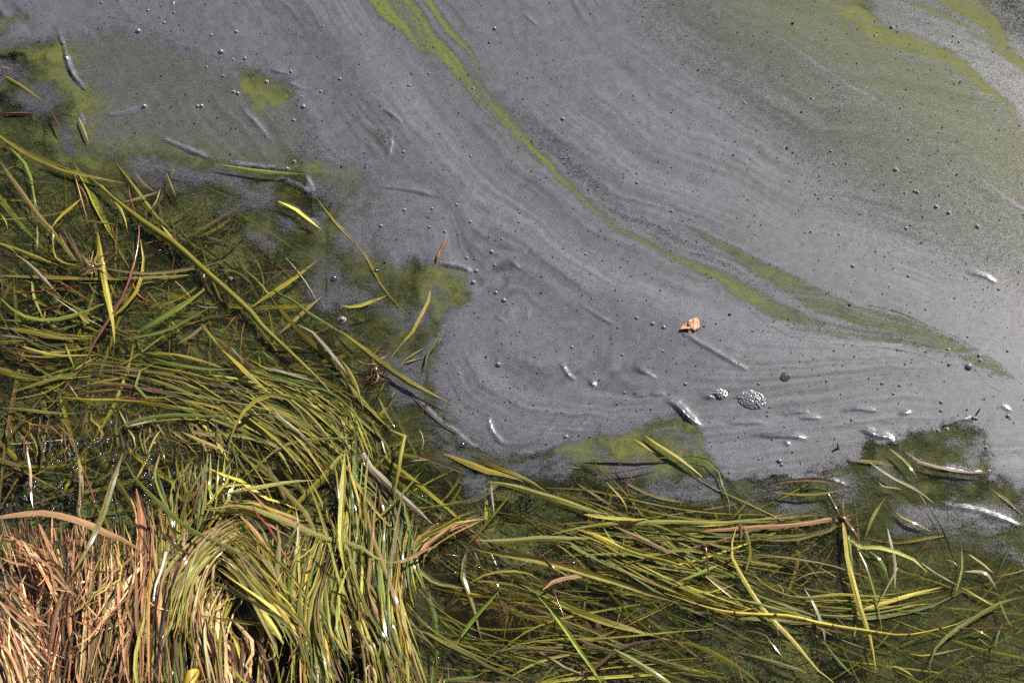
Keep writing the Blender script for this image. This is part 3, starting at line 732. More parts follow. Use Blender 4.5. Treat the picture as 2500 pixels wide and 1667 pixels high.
# traced blades:  crop colour width level [o=stem] points # label
TRACES = """
A O35m 0,500 120,570 220,640 310,700
A O32s -40,890 0,920 100,990 230,1060 320,1100 450,1150 600,1190 850,1240
A U28s 0,1090 80,1210 170,1330 240,1430 350,1550 420,1640
A G18s 10,940 100,1030 180,1120 215,1230 230,1350 250,1550
A O45m 500,1100 580,1230 650,1380 730,1540 800,1660
A O38m 780,1100 870,1220 960,1350 1060,1470 1150,1550
A Y18s 680,1245 760,1340 830,1440 860,1550
A O25s 550,1340 480,1400 400,1470 350,1540
A U18s 905,1155 980,1250 1060,1300
A U24s 1070,1300 1000,1320 900,1350 820,1370
A W24s 1085,1270 1060,1350 1025,1410 1050,1440
A G18s 1160,1110 1170,1180 1120,1190
A O12s 1125,1170 1160,1260 1190,1335
A O15s 510,1480 640,1500 800,1520
A Y30s 340,740 400,760 510,790
A R12s 345,750 380,820 420,900
A O14s 530,790 570,880 600,970
A B40d 350,840 400,920 480,1020 520,1100
A R15m 0,770 150,765 250,770
A B10s 150,1225 300,1230 430,1235
A B22s 380,1100 450,1125 520,1140
A R10s 870,1250 880,1340 920,1450 940,1550
P O9m 770,480 795,513 830,555 885,610 942,708 1000,770 1064,828
A Y26s 1880,1360 1990,1410 2080,1480 2170,1550
A G30s 1440,1110 1700,1150 1900,1170 2065,1180
A Y20m 0,1440 40,1500 50,1550
A O25d 1100,1260 1300,1210 1600,1180
A O20s -20,450 30,455 85,470
D Oo46s 600,-330 760,-190 870,-100 1000,0 1180,120 1300,230 1390,310 1480,390 1560,460 1700,590 1780,690 1900,800 2050,940 2200,1090 2352,1270 #long tan-olive stem crossing the weed mat from the film down to the sheaf
D Y40s 1090,0 1160,80 1250,180
D O45m 720,0 780,110 830,210 880,300
D O38s 660,50 680,200 700,350 730,500 760,640 775,800 #upright olive blade running down beside the bristly root tuft
D Ro20s 935,-60 935,0 940,90 910,240 870,380 800,540 720,660 640,790 560,950 480,1050 400,1150 #long red stem slanting across the weed mat
D O22s 950,100 970,200 960,340 920,450 830,560 720,650 690,720
D U22s 700,290 850,315 1000,325 1150,315 1330,285 1470,250 1670,175 #tan upcurved blade crossing over the long tan-olive stem
D O35m 0,120 100,160 250,220 400,270
D W46s 110,200 200,270 300,370 420,495 #whitish twisted blade beside the bristly root tuft
D Y30s -30,110 60,150 130,210
D Y12s 360,110 365,200 420,250 530,275
D U22s 400,60 460,160 530,255
D Y12s 340,0 360,50 355,140
D O30m 0,340 300,350 600,360 850,360 1050,350 1380,330
D O25m 930,400 1100,370 1300,345 1400,335
D R16s 0,465 200,455 380,430 555,405
D Y20m 215,380 230,480 270,580 290,630
D U20m 590,380 640,440 700,490
D G25s 0,490 100,580 200,625 330,640 450,620 560,590 700,530 790,515
D G25m 0,640 150,650 280,640
D O35m 0,690 200,720 400,760 630,765
D W25s 0,740 120,755 200,770
D Y45s 540,580 600,665 #short cut straw-yellow stub floating among dark weed
D G40m 860,760 1000,680 1200,560 1350,460 1400,400 1380,330
D G22s 830,770 1000,740 1150,700 1300,620 1420,550 1500,500
D G40s 920,850 1050,890 1180,925 1350,960 1500,970 1600,970 #broad bright green blade at the head of the sheaf
D Y30m 850,880 1000,870 1200,880 1400,930 1600,1000
D Y60s 1500,840 1600,930 1700,1030 1820,1130
D W38s 1560,820 1610,880 1650,930
D G22s 1700,750 1780,850 1880,930
D O28s 420,1160 600,1180 800,1185 1000,1200 1200,1240 1400,1260 1600,1275
D G28s 740,1420 850,1340 1000,1300 1200,1280 1400,1290 1600,1280
D W20s 850,1357 930,1340 1000,1325 1060,1310
D G18s 1040,930 950,980 915,1060 940,1130 1030,1170 1200,1145 #thin green blade curled into a hook below the bright green blade
D Y26h 1540,1560 1560,1430 1620,1300 1700,1200 1800,1150 1900,1150 1990,1210 2060,1300 2100,1400 2110,1550 #yellow blade bent into a tall arch over the sheaf
D W46s 1840,1235 1880,1290 1980,1370 2090,1450
D G30s 1700,970 1900,1010 2100,1080 2250,1160 2352,1260
D W22s 1800,960 1950,1000 2150,1060
D G25s 1950,1090 2100,1095 2230,1130 2352,1220 2420,1330
D B55m 1380,1060 1550,1090 1750,1150
D G26m 0,1230 200,1250 400,1270 550,1270
D R10s 0,1260 50,1330 80,1400 70,1480
D R16s 160,1540 170,1420 230,1350 300,1345 390,1390 430,1450 420,1520 #red stem looped like a hoop near the bank
D R14s 0,800 60,850 150,900 250,930 340,940
D R14s 60,825 170,850 290,870
D K26s 0,790 60,840 110,890 140,960
D O28m 440,800 470,880 500,960
D W24s 2010,670 2100,710 2200,820 2290,930 2352,1010 2400,1090 #whitish blade with a bright edge just above the dark hairy root
D G22s 1800,410 1860,450 1980,510 2080,590 2352,750
D U26m 1880,740 1980,650 2080,560 2200,460
D B12s 1650,340 1800,325 1950,310 2100,290 2210,280
D B10s 2210,280 2230,340 2220,440 2220,490
D O70m 1850,520 1950,640 2050,750 2200,880 2352,1050
D O40m 1640,290 1750,390 1850,510
D O30m 1700,550 1850,450 2000,350 2200,190
D O16s 1360,660 1450,780 1510,850
D O24m 80,1130 250,1070 400,1030 600,1000
D Y24s 500,980 560,940 630,900
D U26s 1200,800 1290,750 1350,700 1420,650
D G16s 1470,300 1580,310 1660,360 1720,430
D G18s 1200,0 1260,90 1350,190
D U22m 1150,1380 1250,1460 1330,1550
D O26m 1030,1290 1090,1390 1140,1480
D B40m 440,1390 490,1470 530,1550
D B40s 1460,1310 1470,1400 1460,1480
D D30s 810,1390 830,1470 850,1550
D U24s 1220,1390 1320,1440 1450,1490 1560,1540
D Y20s 1000,1540 1050,1430 1090,1380
D O18s 250,0 255,80 250,170
D O30d 890,60 900,180 880,320
D D22m 1380,340 1410,400 1420,450
D O14m 0,980 100,1000 250,1030 400,1020
E O44s 0,710 150,830 280,930 450,1050 600,1130 780,1220 #broad pale olive blade lying across the dark hairy root
E Y22s 300,950 450,1060 560,1120
E U32m 390,950 480,880 580,820
E Y18m 400,940 500,910 580,890
E O22m 620,400 590,530 530,640 480,740 400,820 340,900
E O25m 0,540 100,550 200,520 330,470
E D26s 700,690 660,775 595,865 572,975
E O22s 0,900 60,980 120,1110 160,1250
E O58m 0,1030 100,1130 250,1290 350,1380
E Y32h 340,1380 380,1390 420,1390 437,1430 425,1500 410,1550 400,1640 375,1760 360,1900 #yellow blade sharply kinked over where the sheaf meets the scum
E O15s 260,1160 310,1260 370,1360
E G22s 0,1180 60,1260 100,1370 115,1550 130,1720
E G28s 272,1130 285,1095 300,1060
E G22s 375,1100 350,1160 280,1160
E B14m 450,1115 560,1235 680,1345 800,1415 900,1495 1000,1545
E Y40s 2060,1420 2150,1490 2260,1560 2352,1625 2450,1700 #yellow blade poking from the green notch in the scum edge
E O20m 1980,1440 2100,1520 2200,1580
E B22s 530,1335 570,1332 610,1325
E B18s 1120,1490 1080,1475 1020,1420
E D18m 1480,1295 1450,1360 1390,1420 1300,1480
H W42s 150,0 220,110 320,200 400,280 520,380 640,490 #pink-tan blade with a wet glint ending in a cut tip
H U42m 490,0 640,50 740,90 860,140
H O48m 700,0 850,60 1000,120 1150,150 1300,210
H O45m 830,0 950,50 1100,120 1250,170 1400,260
H Y45s 1000,190 1150,215 1300,260 1500,320 1650,370 1750,400 1880,430
H Y30s 1650,410 1800,430 2000,445 2080,440
H K14s 1740,400 1820,420 1895,432
H Y28s 1430,545 1600,505 1800,475 2100,462 2352,460 2569,470 2769,450 2969,435 3289,410 #longest pale yellow blade running level out to the brown plant crown
H P34s 920,585 1050,590 1200,585 1350,570 1550,570 1700,570 1770,555 #pale green strap-like blade lying level in open murk
H O30m 870,610 950,520 1040,410 1180,240
H W14s 1020,190 1030,300 1045,420
H O40m 870,620 840,720 830,830 860,910 880,970 910,1060 930,1150 960,1270
H O46s 900,640 1100,680 1300,710 1500,760 1700,820 1900,880 2100,950 2400,1030 #broad striped olive blade sweeping below the pale green strap
H Y26s 1350,550 1550,600 1700,700 1900,790 2100,870 2352,960
H Y30s 1600,510 1750,560 1900,640 2050,690 2200,720 2352,770
H G22s 1500,690 1700,680 1900,675 2100,690 2200,660 2352,650 2440,665 2620,710 2770,740 3010,770
H U30s 1850,490 2000,560 2150,630 2300,690
H T30s 1370,920 1430,870 1550,835 1650,825 1770,830 #pink-tipped tan blade lying over the sandy patch
H P30s 500,750 560,810 650,870 750,890 850,910 #pale green kinked blade at the edge of the green tussock
H O45m 1190,860 1300,920 1420,970 1550,1040 1750,1120 1950,1180 2200,1250 2352,1290
H G28s 1330,950 1430,1060 1520,1180 1620,1330 1690,1430 1770,1550 1800,1620
H O18s 930,860 1050,870 1170,890 1250,920 1330,950
H O16s 880,870 1000,810 1150,790 1280,810 1370,870
H G28s 1080,920 980,1030 900,1120 830,1220 770,1310
H P40s 480,1180 580,1210 720,1290 830,1340 920,1390 1000,1440 1100,1480 1230,1540 1300,1590 #glinting pale green blade stretching out below the green tussock
H G28s 670,1540 780,1520 900,1510 985,1470
H U24s 970,1400 1060,1340 1200,1310 1300,1320 1450,1330 1650,1365 1800,1400
H O50m 1330,1270 1450,1280 1600,1310
H B30s 1580,1240 1700,1290 1850,1330
H P40s 1850,1320 1950,1380 2100,1470 2230,1550 2300,1600
H B20s 1560,1545 1620,1490 1720,1450 1850,1340 1950,1290 2100,1260 2250,1260 2352,1290
H G45m 590,900 610,1000 640,1100 650,1300 650,1550
H U22s 1800,190 1860,250 1920,320 1940,390
H R8s 1780,135 1900,125 2050,95 2200,60
H R8s 1880,50 1920,120 2010,195
H R10s 1300,630 1400,720 1500,840
H R8s 1440,920 1480,1020 1540,1170
H R7s 1060,1110 1180,1030 1280,970
H R14s 690,680 750,685 800,690
H B26s 2200,540 2180,600 2160,660
H Y14s 1925,540 1915,600 1900,655
H Y14s 1780,500 1830,580 1900,650
H W18s 1520,75 1580,90 1640,100
H O18s 1650,30 1900,35 2100,30 2352,25
H G20m 1250,650 1400,740 1600,860 1800,930 2080,960
H Y18m 1620,870 1750,920 1900,950 2090,960
H U30m 1240,1290 1400,1370 1500,1440 1700,1510
H B30m 1500,1410 1600,1430 1700,1440
H G22m 1430,560 1600,640 1750,760 1950,850
H O22s 2000,440 2250,520 2500,610 2700,640
H O20m 1900,180 2050,260 2200,310 2352,330
H O20m 1600,200 1800,330 1900,390
H U12s 640,480 660,440 700,400
I G16s 0,35 100,20 200,40 260,80 300,140 330,250 370,350 365,430 #thin green blade bowed like a hoop under the scum edge
I B24s 650,205 760,185 900,175 1030,185 1150,230 1210,260 #dark curved blade lifting a lip of scum beside the plant crown
I O18s 640,255 750,270 900,280 1050,260 1160,240
I G34s 1450,-30 1490,0 1550,50 1600,110 1640,180 #glossy green blade hooked down from a lifted lip of scum
I W24s 1550,-10 1650,60 1800,98 2000,128 2110,128
I W18s 1310,60 1400,120 1500,180 1640,250 1750,340 #thin whitish stem slanting from the scum toward the lifted ridge
I W26s 1370,190 1400,220 1530,240
I Y30s 410,490 380,600 380,700 430,800 500,920 590,1050 680,1150 800,1270 900,1390 980,1480 1080,1550 1120,1600 #long straw-yellow blade snaking down to the lower frame edge
I O18s 465,480 500,620 500,700 470,800
I Y22s 500,780 550,850 640,910 750,960 870,975 1000,960 1150,950 1450,975 #straw-yellow blade with a glinting sag below the plant crown
I O20s 425,400 440,500 440,620 
I O12s 370,310 430,400
I O12s 490,310 430,390 360,450
I Yo22s -80,940 0,965 150,1020 300,1060 450,1080 620,1085 800,1100 950,1140 1120,1170 1300,1195 1520,1225 1700,1200 1900,1150 2000,1100 #long pale straw stem with red joints sagging across the water
I G26s -60,900 0,930 200,1000 320,1050
I G28s 2400,955 2352,965 2250,990 2150,1030 2050,1090 1950,1150 1850,1220 1760,1310 1720,1400 1715,1520 #green blade arching over the end of the red-jointed stem
I Y36s 0,1260 150,1300 250,1340 350,1400 450,1460 550,1540 620,1600
I P34s 340,860 500,920 650,980 800,1040 980,1110
I G24s 300,970 450,990 600,1030 900,1110
I O45m 420,1110 600,1120 800,1140 950,1150
I Y18s 550,1040 450,1060 370,1110
I G28m 980,1100 1200,1110 1400,1100 1600,1060 1750,1020 1950,920
I Y34m 1240,1060 1400,1010 1600,950 1800,900
I W28s 870,915 920,990 970,1100 1005,1220 1010,1280 #whitish flat blade hanging across the red-jointed stem
I W20s 1430,505 1450,600 1480,720 1480,920
I W16s 1500,770 1430,900 1370,1010
I W14s 1660,740 1780,820 1930,900
I Y14m 1930,900 2100,1000 2200,1050
I G16s 1690,340 1750,430 1820,560 1870,700 1910,770
I W22s 1820,715 1870,730 1910,765
I G22s 1930,640 1930,780 1900,900 1880,980
I Y24s 1480,390 1530,430 1640,480 1730,530 #orange-yellow blade drifting past the plant crown
I U18s 525,680 700,690 900,720 1050,750 1200,800 1390,870
I U16s 190,595 330,640 440,660
I O20m 2130,240 2230,310 2352,420
I R12s 1900,1180 2100,1180 2300,1175
I Y12s 2010,1180 2080,1215 2140,1250
I G24s 2190,1000 2230,1100 2270,1170
I G20s 2210,1150 2170,1240 2160,1350
I D20m 2300,560 2230,680 2180,800
I U18s 1980,680 2080,750 2150,810
I W20s 1950,795 2080,800 2130,850 2170,920
I R14s 200,600 215,750 225,850
I Y10s 0,870 100,920 200,940 320,910 400,880
I O30m 0,1480 150,1500 350,1520
I G20s 290,750 150,810 0,870
I O30m 350,1330 600,1390 800,1450 950,1500
I U8s 480,1195 600,1220 660,1300 730,1380
I U10s 800,860 880,815 960,800 1100,795
I O20m 1850,550 1700,570 1500,600 1270,570
I O26m 480,720 600,740 740,770
I G20m 500,540 700,560 800,570 1050,500
I O22m 1280,560 1330,430 1420,290
I Y16m 1200,1260 1230,1100 1225,960
I O18m 900,1180 1000,1280 1150,1360
I G24m 1020,1300 1100,1400 1200,1500
I Y22m 1470,1430 1560,1470 1620,1520
I R10m 1000,700 950,800
I O14s 1690,340 1660,290 1640,260
I O30m 1150,40 1350,60 1500,90
I O18m 900,200 780,260 600,350
I Y14m 1580,1350 1700,1360 1950,1310
G U22s 180,-60 185,0 205,120 210,300 225,380
G U28s 520,0 545,120 550,260 530,400 560,480
G Y26s 1010,0 950,120 910,190
G U30s 1080,0 1030,170 990,240
"""

BUNDLES_LOOSE = [  # crop, A, B, count, width lo, hi, colours, z lo, hi
    ('H', "200,900 350,1050 560,1250 900,1420 1300,1560", "420,600 520,800 700,1050 1000,1250 1500,1420", 9, 16, 40, 'OOGYU', -.002, .008),
    ('H', "500,520 700,650 1000,760 1400,860 1800,980", "450,680 620,850 900,980 1300,1060 1700,1140", 6, 14, 34, 'OOYU', -.004, .003),
    ('H', "450,380 620,520 820,640 1000,900 1080,1250", "560,300 800,420 950,640 1150,900 1300,1200", 8, 12, 30, 'OBU', -.005, .001),
    ('D', "1250,1000 1500,1050 1800,1180 2100,1380 2352,1600", "1700,960 1900,1010 2150,1090 2352,1250 2500,1420", 42, 18, 50, 'OOYYPG', -.004, .006),
    ('D', "1000,1180 1300,1250 1600,1360 1850,1500 2050,1700", "1500,1010 1750,1150 2000,1300 2200,1450 2400,1650", 44, 18, 48, 'OOYYPGB', -.004, .006),
    ('H', "0,0 100,150 250,350 300,600", "150,0 250,150 400,350 430,650", 22, 16, 36, 'OYGB', -.003, .004),
    ('H', "1330,560 1600,620 1900,780 2200,900 2600,1020 3000,1100", "1400,500 1700,530 2000,620 2300,700 2700,800 3100,960", 25, 16, 34, 'OOYYPG', -.004, .004),
    ('H', "1350,480 1600,440 2000,460 2500,490 3200,440", "1450,560 1800,560 2200,590 2700,600 3300,540", 20, 16, 32, 'OGYU', -.004, .003),
    ('H', "1000,1380 1300,1320 1700,1400 2100,1480 2500,1540", "1200,1330 1500,1250 1900,1330 2300,1450 2700,1560", 20, 14, 34, 'OYYUG', -.004, .004),
    ('I', "600,1020 900,1100 1300,1110 1700,1060", "700,930 1000,960 1400,980 1800,900", 20, 14, 34, 'OYPG', -.005, .002),
    ('D', "0,620 200,680 400,740 650,760", "0,1000 250,1040 500,980 700,900", 22, 14, 36, 'OOYGB', -.006, .002),
    ('D', "400,1200 700,1150 1000,1180 1400,1280", "600,800 900,860 1200,900 1600,1050", 24, 14, 36, 'OOYGBU', -.006, .003),
    ('D', "0,-60 150,100 300,350 420,520", "700,-100 760,100 800,300 850,480", 14, 14, 34, 'OOYB', -.008, .001),
    ('D', "100,1300 150,1400 180,1500 200,1600", "1500,1250 1550,1380 1620,1450 1650,1600", 62, 14, 44, 'BBUOYK', -.006, .004),
    ('E', "100,1120 200,1250 300,1400 380,1600", "-150,1200 -60,1350 40,1480 130,1650", 20, 16, 40, 'OYG', -.003, .004),
]
BUNDLES_STRAW = [ # crop, A, B, count, w lo, hi, colours, z extra lo, hi, jitter
    ('G', "20,450 60,700 100,950 130,1250 160,1700", "250,450 300,700 340,900 330,1200 300,1700", 46, 14, 34, 'TTTSBBRR', .002, .022, 16),
    ('G', "280,560 330,740 400,900 400,1150 330,1700", "520,480 500,700 480,900 450,1150 430,1700", 50, 14, 36, 'TTTSBRBK', .004, .03, 18),
    ('G', "540,450 560,650 560,900 520,1200 450,1700", "760,500 740,700 720,950 660,1200 620,1700", 56, 14, 40, 'TTSBBY', .004, .03, 16),
    ('G', "760,480 800,700 780,950 720,1200 640,1700", "1000,700 960,850 880,1050 840,1250 800,1700", 56, 14, 40, 'TTSBUO', .004, .03, 16),
    ('G', "-60,780 100,930 200,1050 330,1120", "-60,1080 80,1250 180,1400 280,1600", 44, 18, 36, 'TTTSW', .02, .045, 14),
    ('G', "-40,1000 60,1200 150,1400 240,1700", "-60,1280 30,1400 70,1480 110,1700", 40, 18, 36, 'TSSWT', .03, .05, 14),
    ('G', "200,1100 240,1250 320,1400 350,1700", "400,1200 380,1350 390,1450 420,1700", 30, 14, 26, 'BRTB', .0, .02, 12),
    ('G', "880,260 930,380 960,560 960,750 930,1000", "980,330 1020,480 1020,650 1000,800 960,1050", 26, 26, 60, 'TTTB', .006, .022, 14),
    ('G', "560,700 640,800 600,950 480,1100", "1000,700 900,850 780,1050 700,1250", 20, 14, 34, 'TSSY', .03, .05, 40),
    ('G', "0,560 140,640 300,760 460,960", "120,640 260,760 350,880 420,1000", 16, 14, 34, 'TTS', .025, .045, 30),
]
BUNDLES_GREEN = [
    ('G', "900,480 940,800 900,1100 860,1700", "1230,600 1170,900 1110,1200 1090,1700", 46, 18, 42, 'TBUOTKY', .012, .045, 18),
    ('G', "1010,850 1000,1050 980,1250 960,1700", "1300,700 1250,950 1240,1200 1250,1700", 56, 20, 46, 'DGGOTB', .002, .03, 16),
    ('G', "1650,420 1450,520 1300,680 1180,900 1150,1150", "1560,640 1480,700 1400,800 1320,1000 1290,1250", 58, 18, 44, 'YPPSOT', .03, .05, 12),
    ('G', "1480,830 1380,950 1310,1100 1330,1300 1400,1700", "1580,840 1520,950 1500,1100 1500,1300 1560,1700", 44, 18, 44, 'TTYSO', .01, .045, 18),
    ('G', "1300,600 1500,650 1700,820 1850,1000 2000,1230", "1620,430 1750,560 1830,700 1950,900 2050,1150", 52, 18, 44, 'YYPOS', .025, .05, 16),
    ('G', "1480,770 1650,900 1800,1040 1950,1180 2010,1270", "1550,680 1700,830 1850,980 1980,1150 2040,1300", 22, 34, 64, 'PPSO', .04, .055, 8),
    ('G', "1900,600 1880,800 1930,1000 2010,1200 2080,1700", "2340,500 2250,700 2150,900 2110,1150 2200,1700", 56, 20, 46, 'OYGPT', .01, .045, 20),
    ('G', "2100,860 2080,1050 2150,1300 2300,1600", "2352,700 2300,900 2280,1100 2352,1300", 34, 20, 44, 'OYPTG', .01, .035, 24),
    ('G', "1300,1300 1400,1400 1450,1700", "1700,1000 1800,1250 1780,1700", 34, 22, 50, 'TBTSOY', .005, .03, 30),
    ('H', "0,0 20,250 30,500 60,800 130,1100 250,1700", "440,750 420,900 440,1050 470,1200 500,1350 560,1700", 60, 20, 44, 'OGYPO', .006, .03, 16),
    ('H', "460,720 500,600 620,520 800,450 900,420", "520,690 600,600 720,540 850,480 1000,430", 14, 20, 40, 'YOPT', .01, .02, 10),
    ('H', "360,400 380,600 360,800 370,950", "480,380 470,600 480,800 520,1000", 28, 18, 38, 'OYOG', .0, .012, 14),
    ('H', "30,0 60,300 110,500 180,640", "110,0 130,300 150,600 240,1000", 20, 24, 40, 'OYG', .004, .014, 12),
    ('H', "0,950 80,1150 170,1350 260,1700", "200,700 280,1000 380,1250 530,1700", 60, 20, 46, 'OYGBTO', .004, .035, 18),
    ('G', "1350,380 1500,370 1700,420 1900,520", "1560,330 1750,360 1950,450 2200,570", 20, 18, 38, 'YTOP', .016, .03, 16),
    ('G', "1200,60 1180,250 1200,420 1180,600", "1600,50 1560,250 1500,400 1400,560", 50, 18, 40, 'OGYBO', .0, .02, 26),
    ('G', "1050,350 1100,500 1080,700 1060,900", "1250,430 1230,600 1180,800 1120,1000", 34, 18, 36, 'OYTP', .008, .03, 16),
]
# single traced tussock blades (crop colour width height points)
SOLO_STRAW = """
G T58@.055 -60,440 0,430 150,410 300,400 450,430 600,480 700,530 850,590 1015,700
G T18@.05 -20,565 150,600 230,630 300,650
G T36@.05 200,540 260,650 330,740 420,850 470,940 420,1020
G S36@.052 720,1120 800,960 900,820 1010,710
G S30@.05 640,1240 700,1110 760,1000 850,900
G O38@.055 830,0 760,200 700,400 650,520 580,660 500,800 450,870
G T40@.056 450,870 400,1000 370,1120 340,1300 300,1580
G R14@.02 575,140 620,260 640,380
G R20@.03 430,500 440,570 450,650
G R12@.05 690,1380 750,1460 820,1550
G T24@.052 400,1110 480,1080 560,1020 690,910 740,880
G S26@.05 220,660 270,760 330,850 420,920
G T30@.052 0,700 100,740 240,760 350,800
G T26@.05 260,460 330,620 380,720 440,830
G B26@.035 130,780 200,920 280,990 320,1010
G S22@.052 60,1060 30,1200 90,1350 160,1480
"""
SOLO_GREEN = """
G G30@.062 850,50 900,150 980,240 1080,340 1180,430 1260,500 1400,570 1550,640 1680,720 1780,800 1860,900
G P20@.05 1130,430 1150,500 1220,540 1300,530
G O36@.03 1640,0 1750,60 1850,170 1950,280 2050,380 2110,480 2150,600 2200,720
G Y28@.02 1410,100 1500,140 1600,170 1680,220 1770,290 1900,330 2020,380
G P34@.03 1520,270 1650,240 1800,220 1950,190 2130,180
G P24@.022 1440,235 1560,210 1650,205 1750,220
G P38@.04 1370,380 1500,360 1620,350 1750,380 1900,450 2050,510 2200,570 2352,600 2450,640 2550,710 2640,740 2750,710
G T34@.03 2640,740 2750,715 2870,650 2960,625
G Y14@.065 1640,960 1530,990 1440,1070 1410,1150 1450,1250 1520,1285 1560,1270 1565,1160
G Y40@.055 2330,0 2310,300 2300,600 2340,850
G P36@.06 1870,480 1890,620 1870,780 1900,900 1960,1050 2030,1200 2060,1400
G G20@.055 2030,440 1950,600 1900,640
G P22@.06 1980,730 2060,680 2150,600
G T30@.04 1370,370 1450,380 1530,385
G T40@.05 1620,420 1720,520 1800,640 1870,720
G T34@.05 2090,700 2080,780 2060,860
G B34@.055 2100,700 2200,800 2290,880
G O34@.03 1400,50 1330,180 1280,260 1250,330 1210,480
G D34@.02 1060,130 1100,260 1150,400
G T30@.062 1500,780 1600,840 1680,900 1740,1000 1730,1020 1660,960
G R22@.055 1690,330 1750,430 1830,520 1930,700 2050,850
G Y30@.06 2180,820 2120,950 2090,1100 2080,1250
G P34@.05 2000,1030 2060,1000 2100,960
G T22@.055 1050,480 1120,560 1180,620 1260,680 1400,700 1500,740
"""

def interp_bundle(crop, A, B, count, wl, wh, cols, jit, rot=5.0, thin=False, slim=False):
    count = int(count * (1.15 if thin else (1.7 if slim else 1.4)))
    a = smooth_line(pts(crop, A), 9); b = smooth_line(pts(crop, B), 9)
    for i in range(count):
        t = rng.random()
        c = a * (1 - t) + b * t
        s0 = rng.random() ** 4 * .4; s1 = 1 - rng.random() ** 4 * .35
        if s1 - s0 < .68: s0 = min(s0, .32); s1 = min(1, s0 + .68 + .2 * rng.random())
        idx = np.linspace(s0 * 8, s1 * 8, 7)
        q = np.stack([np.interp(idx, np.arange(9), c[:, k]) for k in range(2)], 1)
        ph = rng.random() * 99
        u = np.linspace(0, 1.2 + rng.random() * 1.8, 7)
        q[:, 0] += (vnoise(u + ph, u * 0, 2) - .5) * 2 * jit; q[:, 1] += (vnoise(u + ph + 50, u * 0, 6) - .5) * 2 * jit
        q += rng.normal(0, jit * .4, 2)[None]
        ra = math.radians(rng.normal(0, rot * (3 if rng.random() < .12 else 1))); cq = q[int(rng.integers(7))].copy()
        q = (q - cq) @ np.array([[math.cos(ra), math.sin(ra)], [-math.sin(ra), math.cos(ra)]]) + cq
        if rng.random() < .5: q = q[::-1]
        wd = (wl + (wh - wl) * rng.random() ** 1.7) * K * (.70 if thin else (.60 if slim else .74))
        yield q, wd, cols[int(rng.integers(len(cols)))]

loose = []          # candidate individual things
for ln in TRACES.strip().splitlines():
    ln, _, lab = ln.partition('#')
    f = ln.split(None, 2)
    crop, spec = f[0], f[1]
    col = spec[0]; spec = spec[1:]
    stem = spec[0] == 'o'
    if stem: spec = spec[1:]
    lev = spec[-1]; wid = float(spec[:-1]) * (1.0 if crop == 'P' else K)
    p2 = pts(crop, f[2])
    lo, hi = LEVEL[lev]
    z = lo + (hi - lo) * rng.random()
    stem = stem or (col == 'R')
    if col == 'W': col = 'V'
    b = make_blade(p2, wid, col, z, stem=stem, taper='tip' if ('cut' in lab or 'stub' in lab) else 'both', twist=.8, zarch=.012 if lev == 'h' else rng.random() * .002, mat=M_WET)
    b.label = lab.strip(); b.traced = True
    loose.append(b)
for crop, A, B, n, wl, wh, cols, z0, z1 in BUNDLES_LOOSE:
    for q, wd, c in interp_bundle(crop, A, B, n, wl, wh, cols, 9 if n != 62 else 26, 10.0 if n != 62 else 22.0, slim=True):
        if poly_sd(q[:, 0], q[:, 1], FILM_POLY).max() > 8: continue
        z = z0 + (z1 - z0) * rng.random() if rng.random() < .62 else -.007 + .005 * rng.random()
        b = make_blade(q, wd, c, z, zarch=rng.random() * .002, twist=.8, mat=M_WET if z > 0 else M_SUB)
        b.label = ''; b.traced = False
        loose.append(b)

# sunken tangle well under the surface
sunk = []
def tangle(n, region, angs, lmin, lmax, wl, wh, cols, z0, z1):
    xmin, ymin = region.min(0); xmax, ymax = region.max(0)
    k = 0
    while k < n:
        x = xmin + (xmax - xmin) * rng.random(); y = ymin + (ymax - ymin) * rng.random()
        if poly_sd(np.array([x]), np.array([y]), region)[0] < 0: continue
        m, sdv = angs[int(rng.integers(len(angs)))]
        a = math.radians(rng.normal(m, sdv)); L = lmin + (lmax - lmin) * rng.random() ** 1.6
        bend = rng.normal(0, .9) if rng.random() < .55 else rng.normal(0, .25)
        q = [(x, y)]; st = L / 8
        for i in range(8):
            q.append((q[-1][0] + math.cos(a) * st, q[-1][1] + math.sin(a) * st)); a += bend / 8
        sunk.append(make_blade(np.array(q) - np.array([math.cos(a), math.sin(a)]) * L * .3, (wl + (wh - wl) * rng.random() ** 2), cols[int(rng.integers(len(cols)))], z0 + (z1 - z0) * rng.random(), mat=M_SUB, seg=9))
        k += 1
R_LEFT = np.array([(-60, 420), (300, 420), (700, 560), (900, 900), (1100, 1150), (1100, 1350), (600, 1200), (-60, 1200)], float)
R_RIGHT = np.array([(1050, 1180), (1700, 1180), (2560, 1350), (2560, 1720), (1100, 1720), (1050, 1400)], float)
tangle(250, R_LEFT, [(35, 18), (35, 18), (5, 15), (-25, 20), (85, 20)], 140, 600, 4, 15, 'OOOOYGBBU', -.009, -.0012)
tangle(150, R_RIGHT, [(16, 9), (16, 9), (8, 10), (-15, 16), (75, 25)], 250, 900, 3, 10, 'OOOOYGBU', -.009, -.0012)
tangle(120, R_LEFT, [(40, 60)], 50, 200, 1.5, 3.5, 'RRBTW', -.004, .004)
tangle(80, R_RIGHT, [(40, 60)], 50, 200, 1.2, 3, 'RRBTY', -.004, .003)

